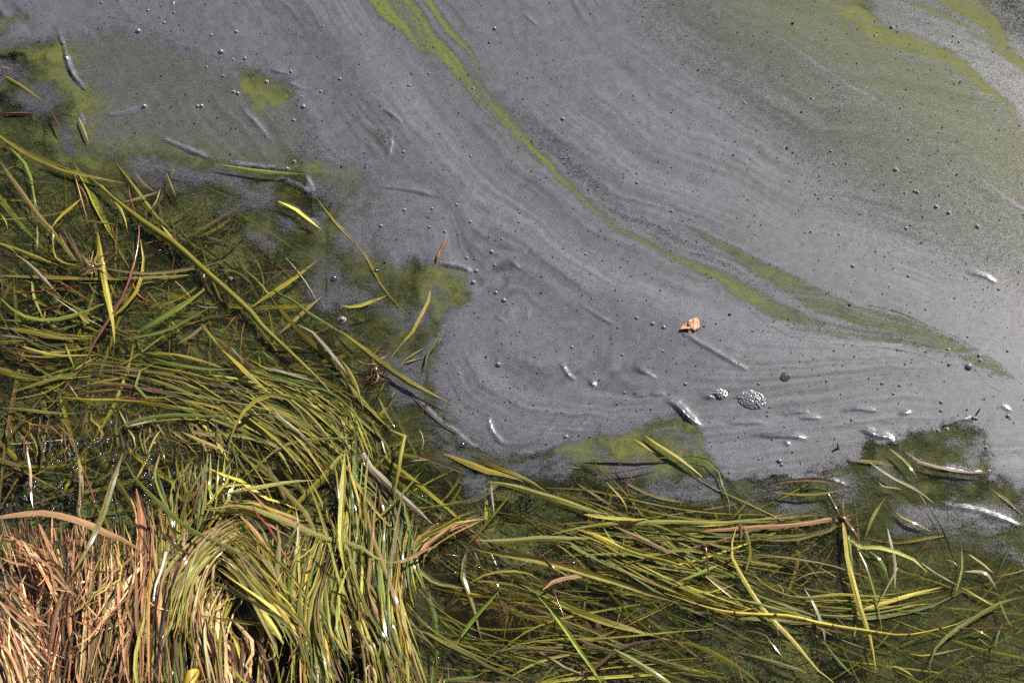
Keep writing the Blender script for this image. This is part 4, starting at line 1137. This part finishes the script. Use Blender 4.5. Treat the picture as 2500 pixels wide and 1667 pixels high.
# ------------------------------------------------------------------ labels for loose blades
LAND = [("the curled standing stem", 1080, 600), ("the orange leaf scrap", 1690, 790), ("the bristly root tuft", 222, 655), ("the dark hairy root", 920, 895),
    ("the arched yellow blade", 680, 1000), ("the kinked yellow blade", 978, 1090), ("the brown plant crown", 2062, 1268), ("the long tan-olive stem", 560, 720),
    ("the long red stem", 290, 790), ("the flat dead leaf", 260, 1290), ("the sandy patch", 1330, 1490), ("the red-jointed stem", 2060, 1530),
    ("the orange-yellow blade", 2230, 1275), ("the pink-tipped blade", 1410, 1408), ("the hanging whitish blade", 1990, 1500), ("the green tussock", 1010, 1480),
    ("the notch in the scum", 1620, 1080), ("the hooked green blade", 2220, 1150), ("the short cut stub", 205, 775), ("the bright green blade", 460, 890),
    ("the hooked thin blade", 345, 945), ("the hoop-shaped red stem", 110, 1060), ("the wet froth", 60, 1150), ("the pale green strap", 1320, 1315), ("the cut pink-tan tip", 1055, 1280),
    ("the striped olive blade", 1500, 1400), ("the hoop of thin green", 1760, 1180), ("the snaking yellow blade", 1900, 1520), ("the arching green blade", 2330, 1550),
    ("the glinting pale blade", 1130, 1600), ("the lifted scum lip", 700, 415), ("the bright film ridge", 190, 170), ("the twisted whitish blade", 100, 680),
    ("the mat's dark gap", 470, 640), ("the lower frame edge", 1500, 1650), ("the lower corner", 2440, 1650), ("the green film window", 1110, 680), ("the bank froth", 350, 1120)]
LX = np.array([(a[1], a[2]) for a in LAND], float)

def shape_word(c):
    d = np.diff(c, axis=0); a = np.unwrap(np.arctan2(d[:, 1], d[:, 0])); tot = abs(a[-1] - a[0]); rg = a.max() - a.min()
    L = np.hypot(*d.T).sum(); ch = np.hypot(*(c[-1] - c[0]))
    if rg > 2.6: return "looping"
    if rg > 1.1: return "strongly bent"
    if rg > .45: return "curved" if tot > .3 else "wavy"
    return "straight"

def lean_word(c):
    dx, dy = c[-1] - c[0]
    a = math.degrees(math.atan2(abs(dy), abs(dx)))
    if a < 18: return "level"
    if a > 65: return "upright"
    return "falling" if dx * dy > 0 else "rising"

def auto_label(b):
    m = b.c2[len(b.c2) // 2]
    k = int(np.argmin(np.hypot(*(LX - m).T)))
    nm, lx, ly = LAND[k]
    dx, dy = m[0] - lx, m[1] - ly
    if np.hypot(dx, dy) < 40: rel = "at"
    elif abs(dy) > abs(dx): rel = "above" if dy < 0 else "below"
    else: rel = "beside"
    wd = "broad" if b.w > 13 else ("slim" if b.w > 7 else "thin")
    ln = "long" if b.L > 420 else ("short" if b.L < 140 else "")
    noun = "stem" if b.stem else "grass blade"
    b.land, b.dist = nm, float(np.hypot(dx, dy))
    return " ".join(x for x in (ln, wd, CNAME[b.color], shape_word(b.c2), lean_word(b.c2), noun, rel, nm) if x)

def bbox_in(b):
    c = b.c2
    return ((c[:, 0] > 0) & (c[:, 0] < 2500) & (c[:, 1] > 0) & (c[:, 1] < 1667)).mean()

score = [(b.traced * 1e6 + b.L * b.w * bbox_in(b)) * (1 if bbox_in(b) > .2 else 0) - (1e9 if b.z < -.0015 and not b.traced else 0) for b in loose]
order = np.argsort(score)[::-1]
chosen = [loose[i] for i in order[:300] if score[i] > 0]
rest = [loose[i] for i in order if loose[i] not in chosen] if False else [loose[i] for i in order[len(chosen):]]
by = {}
for b in chosen:
    if not b.label: b.label = auto_label(b); b.auto = True
    else: b.auto = False
    by.setdefault(b.label.lower(), []).append(b)
ORD = ["", "second", "third", "fourth", "fifth", "sixth", "seventh", "eighth", "ninth", "tenth"]
for lab, v in by.items():
    if len(v) > 1:
        v.sort(key=lambda q: q.dist)
        for i, b in enumerate(v):
            if i: b.label = b.label.replace('grass blade', 'blade') + ", " + ORD[min(i, 9)] + " out"
for b in chosen:
    P0 = b.V.mean(0)
    red = b.color == 'R'
    nm = "red_stalk" if red else ("grass_stalk" if b.stem else ("dead_grass_leaf" if b.color in 'TBVKU' else "grass_leaf"))
    o = add_obj(nm, blade_mesh(nm, b, P0), b.mat, loc=P0.tolist())
    if 'red joints' in b.label:
        cum = np.concatenate([[0], np.cumsum(np.hypot(*np.diff(b.c2, axis=0).T))])
        for d_ in np.arange(90, cum[-1] - 60, 88):
            dd_ = d_ + rng.normal(0, 14)
            q = np.stack([np.interp([dd_ - 2, dd_, dd_ + 2], cum, b.c2[:, k]) for k in range(2)], 1)
            jb = make_blade(q, b.w * 1.03, 'R', b.z + .0006, stem=True, taper='none', seg=3, mat=M_WET)
            J0 = jb.V.mean(0)
            add_obj("joint", blade_mesh("joint", jb, J0), M_WET, o, (J0 - P0).tolist())
    tag(o, b.label, "stem" if b.stem else "grass blade", "loose stems in the water" if b.stem else "loose grass blades in the water")
if rest:
    o = add_obj("grass_litter", blade_mesh("grass_litter", rest, (0, 0, 0)), M_WET)
    tag(o, "loose olive grass litter matted in the sheaf and below it", None, None, "stuff")
o = add_obj("sunken_grass", blade_mesh("sunken_grass", sunk, (0, 0, 0)), M_SUB)
tag(o, "tangle of murky olive grass sunk under the water", None, None, "stuff")

# ------------------------------------------------------------------ tussocks
def solo(txt):
    for ln in txt.strip().splitlines():
        crop, spec, rest_ = ln.split(None, 2)
        w_, z_ = spec[1:].split('@')
        yield pts(crop, rest_), float(w_) * K, spec[0], float(z_)

def tussock(name, label, bundles, solos, loc_px, mat_of, group=None):
    loc = world([loc_px[0]], [loc_px[1]], [0.0])[0]
    root = add_empty(name, loc.tolist())
    tag(root, label, "grass tussock", group)
    bl = []
    for crop, A, B, n, wl, wh, cols, z0, z1, jit in bundles:
        for q, wd, c in interp_bundle(crop, A, B, n, wl, wh, cols, jit, 6.5 if name == 'straw_tussock' else 6.0, name == 'straw_tussock'):
            hb = bank_h(q[:, 0], q[:, 1])
            z = hb + z0 + (z1 - z0) * rng.random()
            z = np.maximum(z, .001)
            bl.append(make_blade(q, wd, c, z, twist=1.3, zarch=rng.random() * .008, jit=.22, mat=mat_of(c), stem=(c == 'R')))
    for q, wd, c, z in solo(solos):
        hb = bank_h(q[:, 0], q[:, 1])
        b = make_blade(q, wd, c, hb * .8 + z * .8, twist=.7, zarch=.004, mat=mat_of(c), stem=(c == 'R'))
        b.top = True
        bl.append(b)
    sc = np.array([(1e6 if getattr(b, 'top', False) else 0) + b.L * b.w * (.3 + bbox_in(b)) * (1 + 20 * max(b.z, 0)) for b in bl])
    od = np.argsort(sc)[::-1]
    rest = {}
    for k, i in enumerate(od):
        b = bl[i]
        if k < 299:
            P0 = b.V.mean(0)
            add_obj("leaf_blade", blade_mesh("leaf_blade", b, P0), b.mat, root, (P0 - loc).tolist())
        else:
            rest.setdefault(b.mat.name, []).append(b)
    for mn, v in rest.items():
        o = add_obj("leaf_litter", blade_mesh("leaf_litter", v, loc), v[0].mat, root)
        o["kind"] = "stuff"
    return root

# extra curly hay wisps on the straw
hay = []
def wisps(n, region, wl, wh, cols, zlo, zhi, lmin, lmax):
    xmin, ymin = region.min(0); xmax, ymax = region.max(0)
    k = 0
    while k < n:
        x = xmin + (xmax - xmin) * rng.random(); y = ymin + (ymax - ymin) * rng.random()
        if poly_sd(np.array([x]), np.array([y]), region)[0] < 0: continue
        a = rng.normal(math.pi / 2, .8); L = lmin + (lmax - lmin) * rng.random() ** 2
        q = [(x, y)]; st = L / 7; bend = rng.normal(0, .7) if rng.random() < .8 else rng.normal(0, 2.2)
        for i in range(7):
            q.append((q[-1][0] + math.cos(a) * st, q[-1][1] + math.sin(a) * st)); a += bend / 7 + rng.normal(0, .14)
        q = np.array(q)
        hb = bank_h(q[:, 0], q[:, 1])
        z = hb + zlo + (zhi - zlo) * rng.random() + (rng.random() - .5) * .02 * np.linspace(0, 1, len(q))
        hay.append(make_blade(q, wl + (wh - wl) * rng.random() ** 2, cols[int(rng.integers(len(cols)))], np.maximum(z, .0005), seg=8, twist=1.6, jit=.25, mat=M_DRY))
        k += 1
R_STRAW = np.array([(-20, 1290), (200, 1270), (370, 1330), (370, 1500), (280, 1720), (-20, 1720)], float)
R_GREEN = np.array([(370, 1300), (600, 1270), (850, 1350), (1000, 1720), (300, 1720)], float)
wisps(260, R_STRAW, 2, 7, 'TTTSBB', .005, .055, 30, 170)
wisps(150, R_GREEN, 2, 8, 'TYSOB', .005, .05, 30, 150)

# the bank goes on below the frame: more of the same growth there
for k in range(420):
    x = -320 + 1420 * rng.random(); y = 1700 + 330 * rng.random()
    L = 130 + 190 * rng.random(); a = rng.normal(math.pi / 2, .3)
    q = np.array([(x + math.cos(a) * L * t + rng.normal(0, 5), y + math.sin(a) * L * (t - .35)) for t in np.linspace(0, 1, 5)])
    hay.append(make_blade(q, 4 + 8 * rng.random() ** 2, ('TTSBB' if x < 360 else 'OYTGB')[int(rng.integers(5))], bank_h(q[:, 0], q[:, 1]) + .004 + .03 * rng.random(), seg=7, mat=M_DRY))
dry = lambda c: M_DRY if c in 'TSWBRKY' else M_WET
tussock("straw_tussock", "dead tan straw tussock drying on the bank below a flat dead leaf", BUNDLES_STRAW, SOLO_STRAW, (180, 1640), dry)
tussock("grass_tussock", "drooping yellow-green grass tussock arching from the bank into the water", BUNDLES_GREEN, SOLO_GREEN, (700, 1640), lambda c: M_DRY if c in 'TSB' else M_WET)
o = add_obj("hay_wisps", blade_mesh("hay_wisps", hay, (0, 0, 0)), M_DRY)
tag(o, "thin curled hay wisps scattered over both tussocks", None, None, "stuff")

# ------------------------------------------------------------------ uprooted plant with the brown crown
def plant():
    loc = world([2062], [1268], [.003])[0]
    root = add_empty("uprooted_plant", loc.tolist())
    tag(root, "uprooted grass plant with a brown crown and pink stem trailing blades", "plant")
    def part(name, crop, c, w_, s, z=.006, stem=False, za=.002):
        b = make_blade(pts(crop, s), w_ * K, c, z, twist=.6, stem=stem, zarch=za, taper='tip', mat=M_WET)
        P0 = b.V.mean(0)
        add_obj(name, blade_mesh(name, b, P0), M_WET, root, (P0 - loc).tolist())
    part("leaf_blade", 'I', 'Y', 36, "1140,470 1145,560 1150,650 1180,800 1220,950 1250,1060 1300,1200 1330,1320 1350,1460", .007)
    part("leaf_blade", 'I', 'G', 22, "1140,450 1170,560 1180,650 1200,800", .005)
    part("leaf_blade", 'I', 'P', 28, "1160,560 1230,630 1300,622 1450,650 1600,710 1700,800", .008)
    part("leaf_blade", 'I', 'G', 20, "1300,660 1380,720 1420,800 1440,870", .005)
    part("leaf_blade", 'I', 'O', 14, "1180,560 1200,600 1260,700 1310,830 1350,970 1385,1130 1390,1270", .004)
    part("leaf_blade", 'I', 'T', 9, "1160,540 1220,600 1300,612 1390,630", .007)
    part("leaf_blade", 'I', 'O', 26, "1120,450 1090,500 950,540 800,580 600,582 500,570", .003)
    part("leaf_blade", 'I', 'T', 30, "1130,440 1060,440 900,470 700,490 500,500 300,515 0,522", .002)
    part("leaf_blade", 'I', 'G', 28, "1138,440 1125,380 1130,295", .008)
    part("stem", 'I', 'T', 26, "1140,440 1160,475 1210,540 1250,605", .009, True)
    part("stem", 'I', 'B', 20, "1030,275 1070,350 1110,420 1140,450", .007, True)
    # crown: lumpy knot
    c = make_blade(pts('I', "1095,425 1120,435 1145,445 1180,475"), 15, 'B', .007, stem=True, seg=8, mat=M_WET)
    P0 = c.V.mean(0)
    add_obj("crown", blade_mesh("crown", c, P0), M_WET, root, (P0 - loc).tolist())
    hairs = []
    for k in range(26):
        a = rng.random() * 2 * math.pi; L = 10 + 25 * rng.random()
        x, y = 2060 + rng.normal(0, 6), 1266 + rng.normal(0, 5)
        q = np.array([(x, y), (x + math.cos(a) * L * .5 + rng.normal(0, 3), y + math.sin(a) * L * .5), (x + math.cos(a + .3) * L, y + math.sin(a + .3) * L)])
        hairs.append(make_blade(q, 1.6, 'B', .006, seg=4, mat=M_WET))
    o = add_obj("root_hairs", blade_mesh("root_hairs", hairs, loc), M_WET, root); o["kind"] = "stuff"
plant()

def root_tuft(name, label, cx, cy, rad, n, cols, knot_col):
    loc = world([cx], [cy], [.003])[0]
    root = add_empty(name, loc.tolist()); tag(root, label, "root")
    kb_ = [make_blade(np.array([(cx - 8, cy - 12), (cx, cy), (cx + 6, cy + 14), (cx + 10, cy + 24)]), 15, knot_col, .006, stem=True, seg=7, mat=M_WET)]
    P0 = kb_[0].V.mean(0)
    add_obj("knot", blade_mesh("knot", kb_, P0), M_WET, root, (P0 - loc).tolist())
    hairs = []
    for k in range(n):
        a = rng.random() * 2 * math.pi; L = rad * (.35 + .75 * rng.random())
        x, y = cx + rng.normal(0, 5), cy + rng.normal(0, 6)
        q = np.array([(x, y), (x + math.cos(a) * L * .5 + rng.normal(0, 4), y + math.sin(a) * L * .5 + rng.normal(0, 4)), (x + math.cos(a + rng.normal(0, .3)) * L, y + math.sin(a) * L)])
        hairs.append(make_blade(q, 1.0 + 1.6 * rng.random(), cols[int(rng.integers(len(cols)))], [.007, .007 + .006 * rng.random(), .003], seg=5, mat=M_WET))
    o = add_obj("root_hairs", blade_mesh("root_hairs", hairs, loc), M_WET, root); o["kind"] = "stuff"
    return root
root_tuft("root_tuft", "bristly brown root tuft floating among olive weed beside an upright blade", 224, 648, 52, 70, 'TTBYO', 'B')
root_tuft("root_tuft", "dark hairy root tangled under the broad pale olive blade", 915, 897, 48, 60, 'BBKTB', 'B')

# white-tipped stem with a pink bulb
loc = world([385], [1500], [.05])[0]
rt = add_empty("bulb_stalk", loc.tolist()); tag(rt, "white-tipped stem rising from a pinkish bulb between straw and green grass", "stem")
for nm, c, w_, s, z, st in (("stem", 'W', 22, "1120,665 1090,790 1060,860 1040,950 1045,1050", .06, True), ("bulb", 'T', 58, "1045,1040 1055,1080 1065,1110 1075,1140", .06, True),
                            ("root", 'T', 34, "1075,1140 1090,1230 1095,1330 1110,1430", .055, False), ("root", 'B', 26, "1060,1140 1050,1240 1070,1330 1060,1420", .05, False)):
    q = pts('G', s); b = make_blade(q, w_ * K, c, z + bank_h(q[:, 0], q[:, 1]) * .5, stem=st, taper='both' if nm == 'bulb' else 'tip', mat=M_WET)
    P0 = b.V.mean(0); add_obj(nm, blade_mesh(nm, b, P0), M_WET if nm == 'stem' else M_DRY, rt, (P0 - loc).tolist())

# curled stem standing out of the film, and a small twig stub
def standing(name, crop, s, heights, c1, w_, label):
    q = pts(crop, s)
    b = make_blade(q, w_, c1, np.array(heights), stem=True, taper='tip', seg=14, mat=M_WET)
    P0 = b.V.mean(0)
    tag(add_obj(name, blade_mesh(name, b, P0), M_DRY, loc=P0.tolist()), label, "stem")
standing("curled_stalk", 'E', "652,272 656,250 663,205 682,165 702,125 718,85 726,62 736,48", [0, .0025, .006, .008, .010, .0115, .0125, .013], 'T', 7.5, "thin curled tan stem standing out of the grey scum")
standing("twig_stub", 'F', "1101,1512 1096,1490 1091,1460", [.0, .006, .012], 'W', 6, "short pale twig stub standing in the scum near its ragged edge")
standing("twig_stub", 'F', "2022,1290 2040,1262 2062,1228", [.001, .006, .012], 'B', 4, "tiny dark twig sticking up beside a cluster of bubbles in scum")

# orange leaf scrap: two curled pieces
M_LEAF = mat_simple("orange_leaf_material", (0.46, 0.20, 0.085), (0.66, 0.37, 0.20), 160, 0.5, 0.3)
M_YLEAF = mat_simple("yellow_leaf_material", (0.40, 0.24, 0.02), (0.62, 0.42, 0.05), 120, 0.45, 0.3)
def leaf_patch(name, poly, zf, mat, parent, loc, n=14):
    poly = np.array(poly, float); x0, y0 = poly.min(0); x1, y1 = poly.max(0)
    c = poly.mean(0)
    cl = np.vstack([poly, poly[:1]]); cu = np.concatenate([[0], np.cumsum(np.hypot(*np.diff(cl, axis=0).T))]); uu = np.linspace(0, cu[-1], 33)[:-1]
    ring = np.stack([np.interp(uu, cu, cl[:, 0]), np.interp(uu, cu, cl[:, 1])], 1) if name != 'leaf_face' else smooth_line(cl, 33)[:-1]
    V2 = [c]; Fs = []
    for r in (.33, .66, 1.0):
        V2 += list(c + (ring - c) * r)
    V2 = np.array(V2); m = len(ring)
    Ft = [(0, 1 + i, 1 + (i + 1) % m) for i in range(m)]
    for k in range(2):
        a = 1 + k * m; b = a + m
        for i in range(m):
            j = (i + 1) % m
            Ft += [(a + i, b + i, b + j), (a + i, b + j, a + j)]
    Z = zf((V2[:, 0] - x0) / (x1 - x0), (V2[:, 1] - y0) / (y1 - y0))
    P = world(V2[:, 0], V2[:, 1], Z)
    o = add_obj(name, np_mesh(name, P - loc[None], np.array(Ft)), mat, parent)
    md = o.modifiers.new("thickness", 'SOLIDIFY'); md.thickness = .0006
    return o
loc = world([1690], [792], [.002])[0]
lf = add_empty("leaf_scrap", loc.tolist()); tag(lf, "curled orange dead leaf scrap lying on the grey scum", "leaf")
leaf_patch("leaf_lobe", pts('F', "24,706 34,688 55,668 82,652 95,680 100,702 70,700"), lambda u, v: .0022 + .0035 * np.abs(v - .5) + .0015 * u, M_LEAF, lf, loc)
leaf_patch("leaf_lobe", pts('F', "78,650 100,634 135,624 150,632 162,660 157,700 140,705 120,716 104,700 96,676"), lambda u, v: .0022 + .0045 * np.clip(1 - np.abs(u - .12) * 4, 0, 1) + .003 * np.abs(v - .5) * u + .0008 * np.sin(u * 14), M_LEAF, lf, loc)
b = make_blade(pts('F', "80,652 92,676 104,702"), 2.2, 'T', .0115, stem=True, seg=6, mat=M_DRY); P0 = b.V.mean(0)
add_obj("vein", blade_mesh("vein", b, P0), M_DRY, lf, (P0 - loc).tolist())
# yellow leaf at the foot of the tussocks
loc = world([468], [1650], [.09])[0]
yl = add_empty("yellow_leaf", loc.tolist()); tag(yl, "oval yellow leaf tucked between the two tussocks at the lower edge", "leaf")
leaf_patch("leaf_face", pts('G', "1342,1458 1345,1490 1325,1530 1290,1590 1240,1620 1225,1580 1250,1500 1270,1468 1310,1450"), lambda u, v: .118 + .008 * np.cos((u - .5) * 3), M_YLEAF, yl, loc)
b = make_blade(pts('G', "1350,1450 1310,1500 1270,1560 1235,1620"), 2.5, 'B', .1275, stem=True, seg=6, mat=M_DRY); P0 = b.V.mean(0)
add_obj("vein", blade_mesh("vein", b, P0), M_DRY, yl, (P0 - loc).tolist())

# ------------------------------------------------------------------ bubbles and foam
def dome(name, seg=14, rings=6, skirt=.45):
    V = [(0, 0, 1.0)]; R = []
    for k in range(1, rings + 1):
        a = k / rings * math.pi / 2
        R.append((math.sin(a), math.cos(a) * .95))
    R += [(1.12, -.06 + .02), (1 + skirt, -.12)]
    for r, z in R:
        for i in range(seg):
            t = i / seg * 2 * math.pi; V.append((r * math.cos(t), r * math.sin(t), z))
    F = []
    me = bpy.data.meshes.new(name)
    F = [(0, 1 + i, 1 + (i + 1) % seg) for i in range(seg)]
    for k in range(len(R) - 1):
        a = 1 + k * seg; b = a + seg
        for i in range(seg):
            j = (i + 1) % seg
            F.append((a + i, b + i, b + j, a + j))
    me.from_pydata(V, [], F); me.update()
    me.polygons.foreach_set("use_smooth", np.full(len(F), True))
    return me
D_FILM = dome("bubble"); D_FILM.materials.append(M_BUB)
D_CLEAR = dome("clear_bubble", 20, 8, .1); D_CLEAR.materials.append(M_CLEAR)
BUB = """A 935,212,18 1000,72,10 1175,88,10 1110,155,10 1427,238,10 1597,216,12 1495,352,18 1655,397,12 1575,405,8 1510,515,10 1395,455,8 1800,552,12 1578,622,12 1607,632,13 1335,718,12 1363,718,14 1965,485,12 2297,535,12 2050,722,16 2038,655,8 2168,620,10 1982,812,11 1987,1090,10 1940,1140,12 2183,180,8 975,720,16 685,20,10 1690,1120,8
B 465,578,10 600,497,9 897,595,8 430,1027,11 435,1420,11 622,1410,10 790,1385,9 880,1500,10 1210,1500,9 2240,1425,10 2007,1170,9 2008,1235,11 1505,805,14 605,1535,10 885,1055,8 1045,195,14
C 1458,185,13 1912,287,9 918,665,9 463,695,8 1048,1022,10 1068,1105,9 1483,1148,15 768,1223,9 943,1312,9 965,1340,8 1052,1340,8 1548,1303,9 1612,1292,12 1632,1300,12 1757,1397,15 1842,1438,14 2038,1530,15 1555,1543,11 1158,1222,7 1345,240,7 1990,1425,7
E 277,5,12 603,12,9 708,43,10 1092,92,9 1025,180,14 920,308,14 900,385,16 1053,455,13 1108,507,16 858,222,12 245,308,16 1045,270,10 1070,940,18 1130,1018,8 2005,625,12 2113,665,14 2187,688,14 1567,823,10 2185,850,9 1908,875,10 1720,998,9 2335,1072,12 1530,1430,18 830,1483,18 15,635,18 1155,1188,9 1660,195,9 1705,495,8 805,1000,8 1923,1130,9 1500,1262,8
F 740,1022,30 1978,955,24 2047,878,12 2055,912,10 65,1072,12 560,1070,10 1018,1050,9 1393,1068,11 1513,1080,9 1470,1137,10 1792,1195,12 1790,1252,11 1187,1313,10 2240,848,10 1570,343,10 1410,210,8 1195,275,13 1838,838,9 1550,935,8 2243,1288,14 2012,1300,15 2030,1306,12 1770,1385,11 1830,1375,9 620,1285,10 2095,1500,10 1555,18,10 2040,15,12 1652,52,7 520,712,9 425,930,9 1115,1140,8 735,1360,9
D 2258,360,20 1075,175,16 1557,358,9
I 700,50,16 715,75,12"""
BLAND = LAND + [("the bright green streak", 1150, 270), ("the top frame edge", 600, 30), ("the olive film corner", 2300, 300), ("the big glassy bubble", 1917, 918), ("the foam patch", 1835, 975),
    ("the dark crack line", 2000, 840), ("the lower green streak", 1990, 745), ("the thin pale film streak", 2150, 260), ("the plain film expanse", 1500, 250), ("the film's outer edge", 2450, 700), ("the broad grey swirl", 1250, 850), ("the olive scum bay", 450, 220), ("the green window", 680, 220), ("the dark film band", 1400, 370)]
BL = np.array([(a[1], a[2]) for a in BLAND], float)
used = {}
CLEARS = {('F', 740.0), ('D', 2258.0), ('D', 1075.0), ('E', 830.0), ('E', 245.0)}
for ln in BUB.splitlines():
    crop, rest_ = ln[0], ln[2:]
    for tk in rest_.split():
        x, y, r = (float(v) for v in tk.split(','))
        q = np.array([x, y]) * K + np.array(OFF[crop])
        P = world([q[0]], [q[1]], [.0012])[0]; rm = r * K * .5 * depth_at(P[None])[0] / FPX * 2.15
        clear = (crop, x) in CLEARS
        o = add_obj("bubble", D_CLEAR if clear else D_FILM, None, loc=P.tolist())
        o.scale = (rm, rm, rm * .95); o.rotation_euler = (0, 0, rng.random() * 6)
        k = int(np.argmin(np.hypot(*(BL - q).T))); nm, lx, ly = BLAND[k]
        dx, dy = q - np.array([lx, ly])
        rel = "at" if np.hypot(dx, dy) < 30 else (("above" if dy < 0 else "below") if abs(dy) > abs(dx) else "beside")
        size = "large" if r > 15 else ("small" if r > 9 else "tiny")
        kind_ = "glassy clear" if clear else "scum-coated grey"
        lab = f"{size} {kind_} bubble {rel} {nm}"
        if nm == "the big glassy bubble" and rel == "at": lab = "big glassy bubble domed on the scum below the orange leaf scrap"
        used.setdefault(lab, []).append((float(np.hypot(dx, dy)), o))
for lab, v in used.items():
    v.sort(key=lambda t: t[0])
    for i, (d_, o) in enumerate(v):
        tag(o, lab + ("" if i == 0 else f", {ORD[min(i, 9)]} one out"), "bubble", "bubbles on the scum")

def foam(cx, cy, rx, ry, n, rmin, rmax, label):
    loc = world([cx], [cy], [.001])[0]
    root = add_empty("foam_patch", loc.tolist()); tag(root, label, "foam")
    placed = []
    tries = 0
    while len(placed) < n and tries < 9000:
        tries += 1
        a = rng.random() * 2 * math.pi; rr = math.sqrt(rng.random())
        x, y = cx + rx * rr * math.cos(a), cy + ry * rr * math.sin(a) + .15 * (rx * rr * math.cos(a))
        r = rmin + (rmax - rmin) * rng.random() ** 1.5
        if any((x - u) ** 2 + (y - v) ** 2 < ((r + s) * .72) ** 2 for u, v, s in placed): continue
        placed.append((x, y, r))
        hump = (1 - rr ** 2) * .0035
        P = world([x], [y], [.0012 + hump])[0]; rm = r * .5e-3
        o = add_obj("bubble", D_FILM, None, root, (P - loc).tolist()); o.scale = (rm, rm, rm * .95)
foam(1834, 976, 33, 21, 95, 2.4, 5, "patch of tightly packed small bubbles on the scum")
foam(1757, 961, 15, 13, 34, 2.0, 4, "little foam patch beside the bigger packed foam")

# ------------------------------------------------------------------ specks, flakes, droplets
def specks():
    V, F, C = [], [], []
    n = 0
    N = 3300
    while n < N:
        x = -20 + 2540 * rng.random(); y = -20 + 1250 * rng.random()
        if rng.random() > .35 + .65 * vnoise(np.array([x / 120]), np.array([y / 120]), 77)[0]: continue
        if poly_sd(np.array([x]), np.array([y]), FILM_POLY)[0] < 6: continue
        dark = rng.random() < .72
        r = (1.0 + 1.9 * rng.random() ** 3) * .5e-3
        if rng.random() < .03: r *= 1.8
        P = world([x], [y], [.0016])[0]
        k = int(rng.integers(4, 7)); base = len(V); a0 = rng.random() * 6
        V.append(P + np.array([0, 0, r * (.7 if dark else .3)])); 
        for i in range(k * 2):
            rr = r * (1.0 if i % 2 == 0 else .4) * (.7 + .6 * rng.random()); t = a0 + i / (2 * k) * 2 * math.pi
            V.append(P + np.array([rr * math.cos(t), rr * math.sin(t), (0.35 * r if i % 2 == 0 else -.0003)]))
        for i in range(k * 2): F.append((base, base + 1 + i, base + 1 + (i + 1) % (2 * k)))
        if dark: c = np.array([.012, .012, .008]) * (1 + rng.random())
        else: c = np.array([.55, .52, .33]) * (.5 + .6 * rng.random())
        C += [c] * (2 * k + 1)
        n += 1
    me = np_mesh("film_debris", np.array(V), np.array(F), smooth=False)
    a = me.attributes.new("tint", 'FLOAT_COLOR', 'POINT')
    a.data.foreach_set("color", np.hstack([np.array(C), np.ones((len(C), 1))]).astype(np.float32).ravel())
    t = NT("film_debris_material"); b = t.n("ShaderNodeBsdfPrincipled", i_Roughness=0.35)
    t.l(t.attr("tint").outputs["Color"], b.inputs["Base Color"]); t.l(b.outputs[0], t.out.inputs[0])
    tag(add_obj("film_debris", me, t.m), "tiny dark and pale debris specks peppered over the scum", None, None, "stuff")
specks()

def droplets(name, n, region, rmin, rmax, zf, label):
    xmin, ymin = region.min(0); xmax, ymax = region.max(0)
    ico_v = []
    seg, rg = 6, 3
    ico_v.append((0, 0, 1))
    for k in range(1, rg):
        for i in range(seg):
            t = i / seg * 2 * math.pi; p = k / rg * math.pi
            ico_v.append((math.sin(p) * math.cos(t), math.sin(p) * math.sin(t), math.cos(p)))
    ico_v.append((0, 0, -1)); ico_v = np.array(ico_v)
    fa = [(0, 1 + i, 1 + (i + 1) % seg) for i in range(seg)]
    fa += [(1 + i, 1 + seg + i, 1 + (i + 1) % seg) for i in range(seg)] + [(1 + seg + i, 1 + seg + (i + 1) % seg, 1 + (i + 1) % seg) for i in range(seg)]
    fa += [(1 + seg + i, 1 + 2 * seg, 1 + seg + (i + 1) % seg) for i in range(seg)]
    fa = np.array(fa)
    V, F = [], []; k = 0
    while k < n:
        x = xmin + (xmax - xmin) * rng.random(); y = ymin + (ymax - ymin) * rng.random()
        if poly_sd(np.array([x]), np.array([y]), region)[0] < 0: continue
        if rng.random() > vnoise(np.array([x / 40]), np.array([y / 40]), 5)[0] ** 2 * 2: continue
        r = (rmin + (rmax - rmin) * rng.random() ** 2) * .5e-3
        P = world([x], [y], [zf(x, y)])[0]
        V.append(ico_v * r + P); F.append(fa + k * len(ico_v)); k += 1
    o = add_obj(name, np_mesh(name, np.vstack(V), np.vstack(F)), M_DROP)
    tag(o, label, None, None, "stuff")
droplets("froth", 380, np.array([(-20, 1080), (250, 1060), (430, 1110), (420, 1290), (-20, 1300)], float), 1.0, 6.5, lambda x, y: .003 + .012 * rng.random(), "glistening wet froth along the edge of the straw tussock")
droplets("water_drops", 700, np.array([(300, 1050), (1000, 1050), (1250, 1300), (1150, 1640), (850, 1640), (700, 1300), (400, 1350)], float), .8, 2.4, lambda x, y: .006 + .05 * rng.random(), "sparkling water drops on the wet green blades")
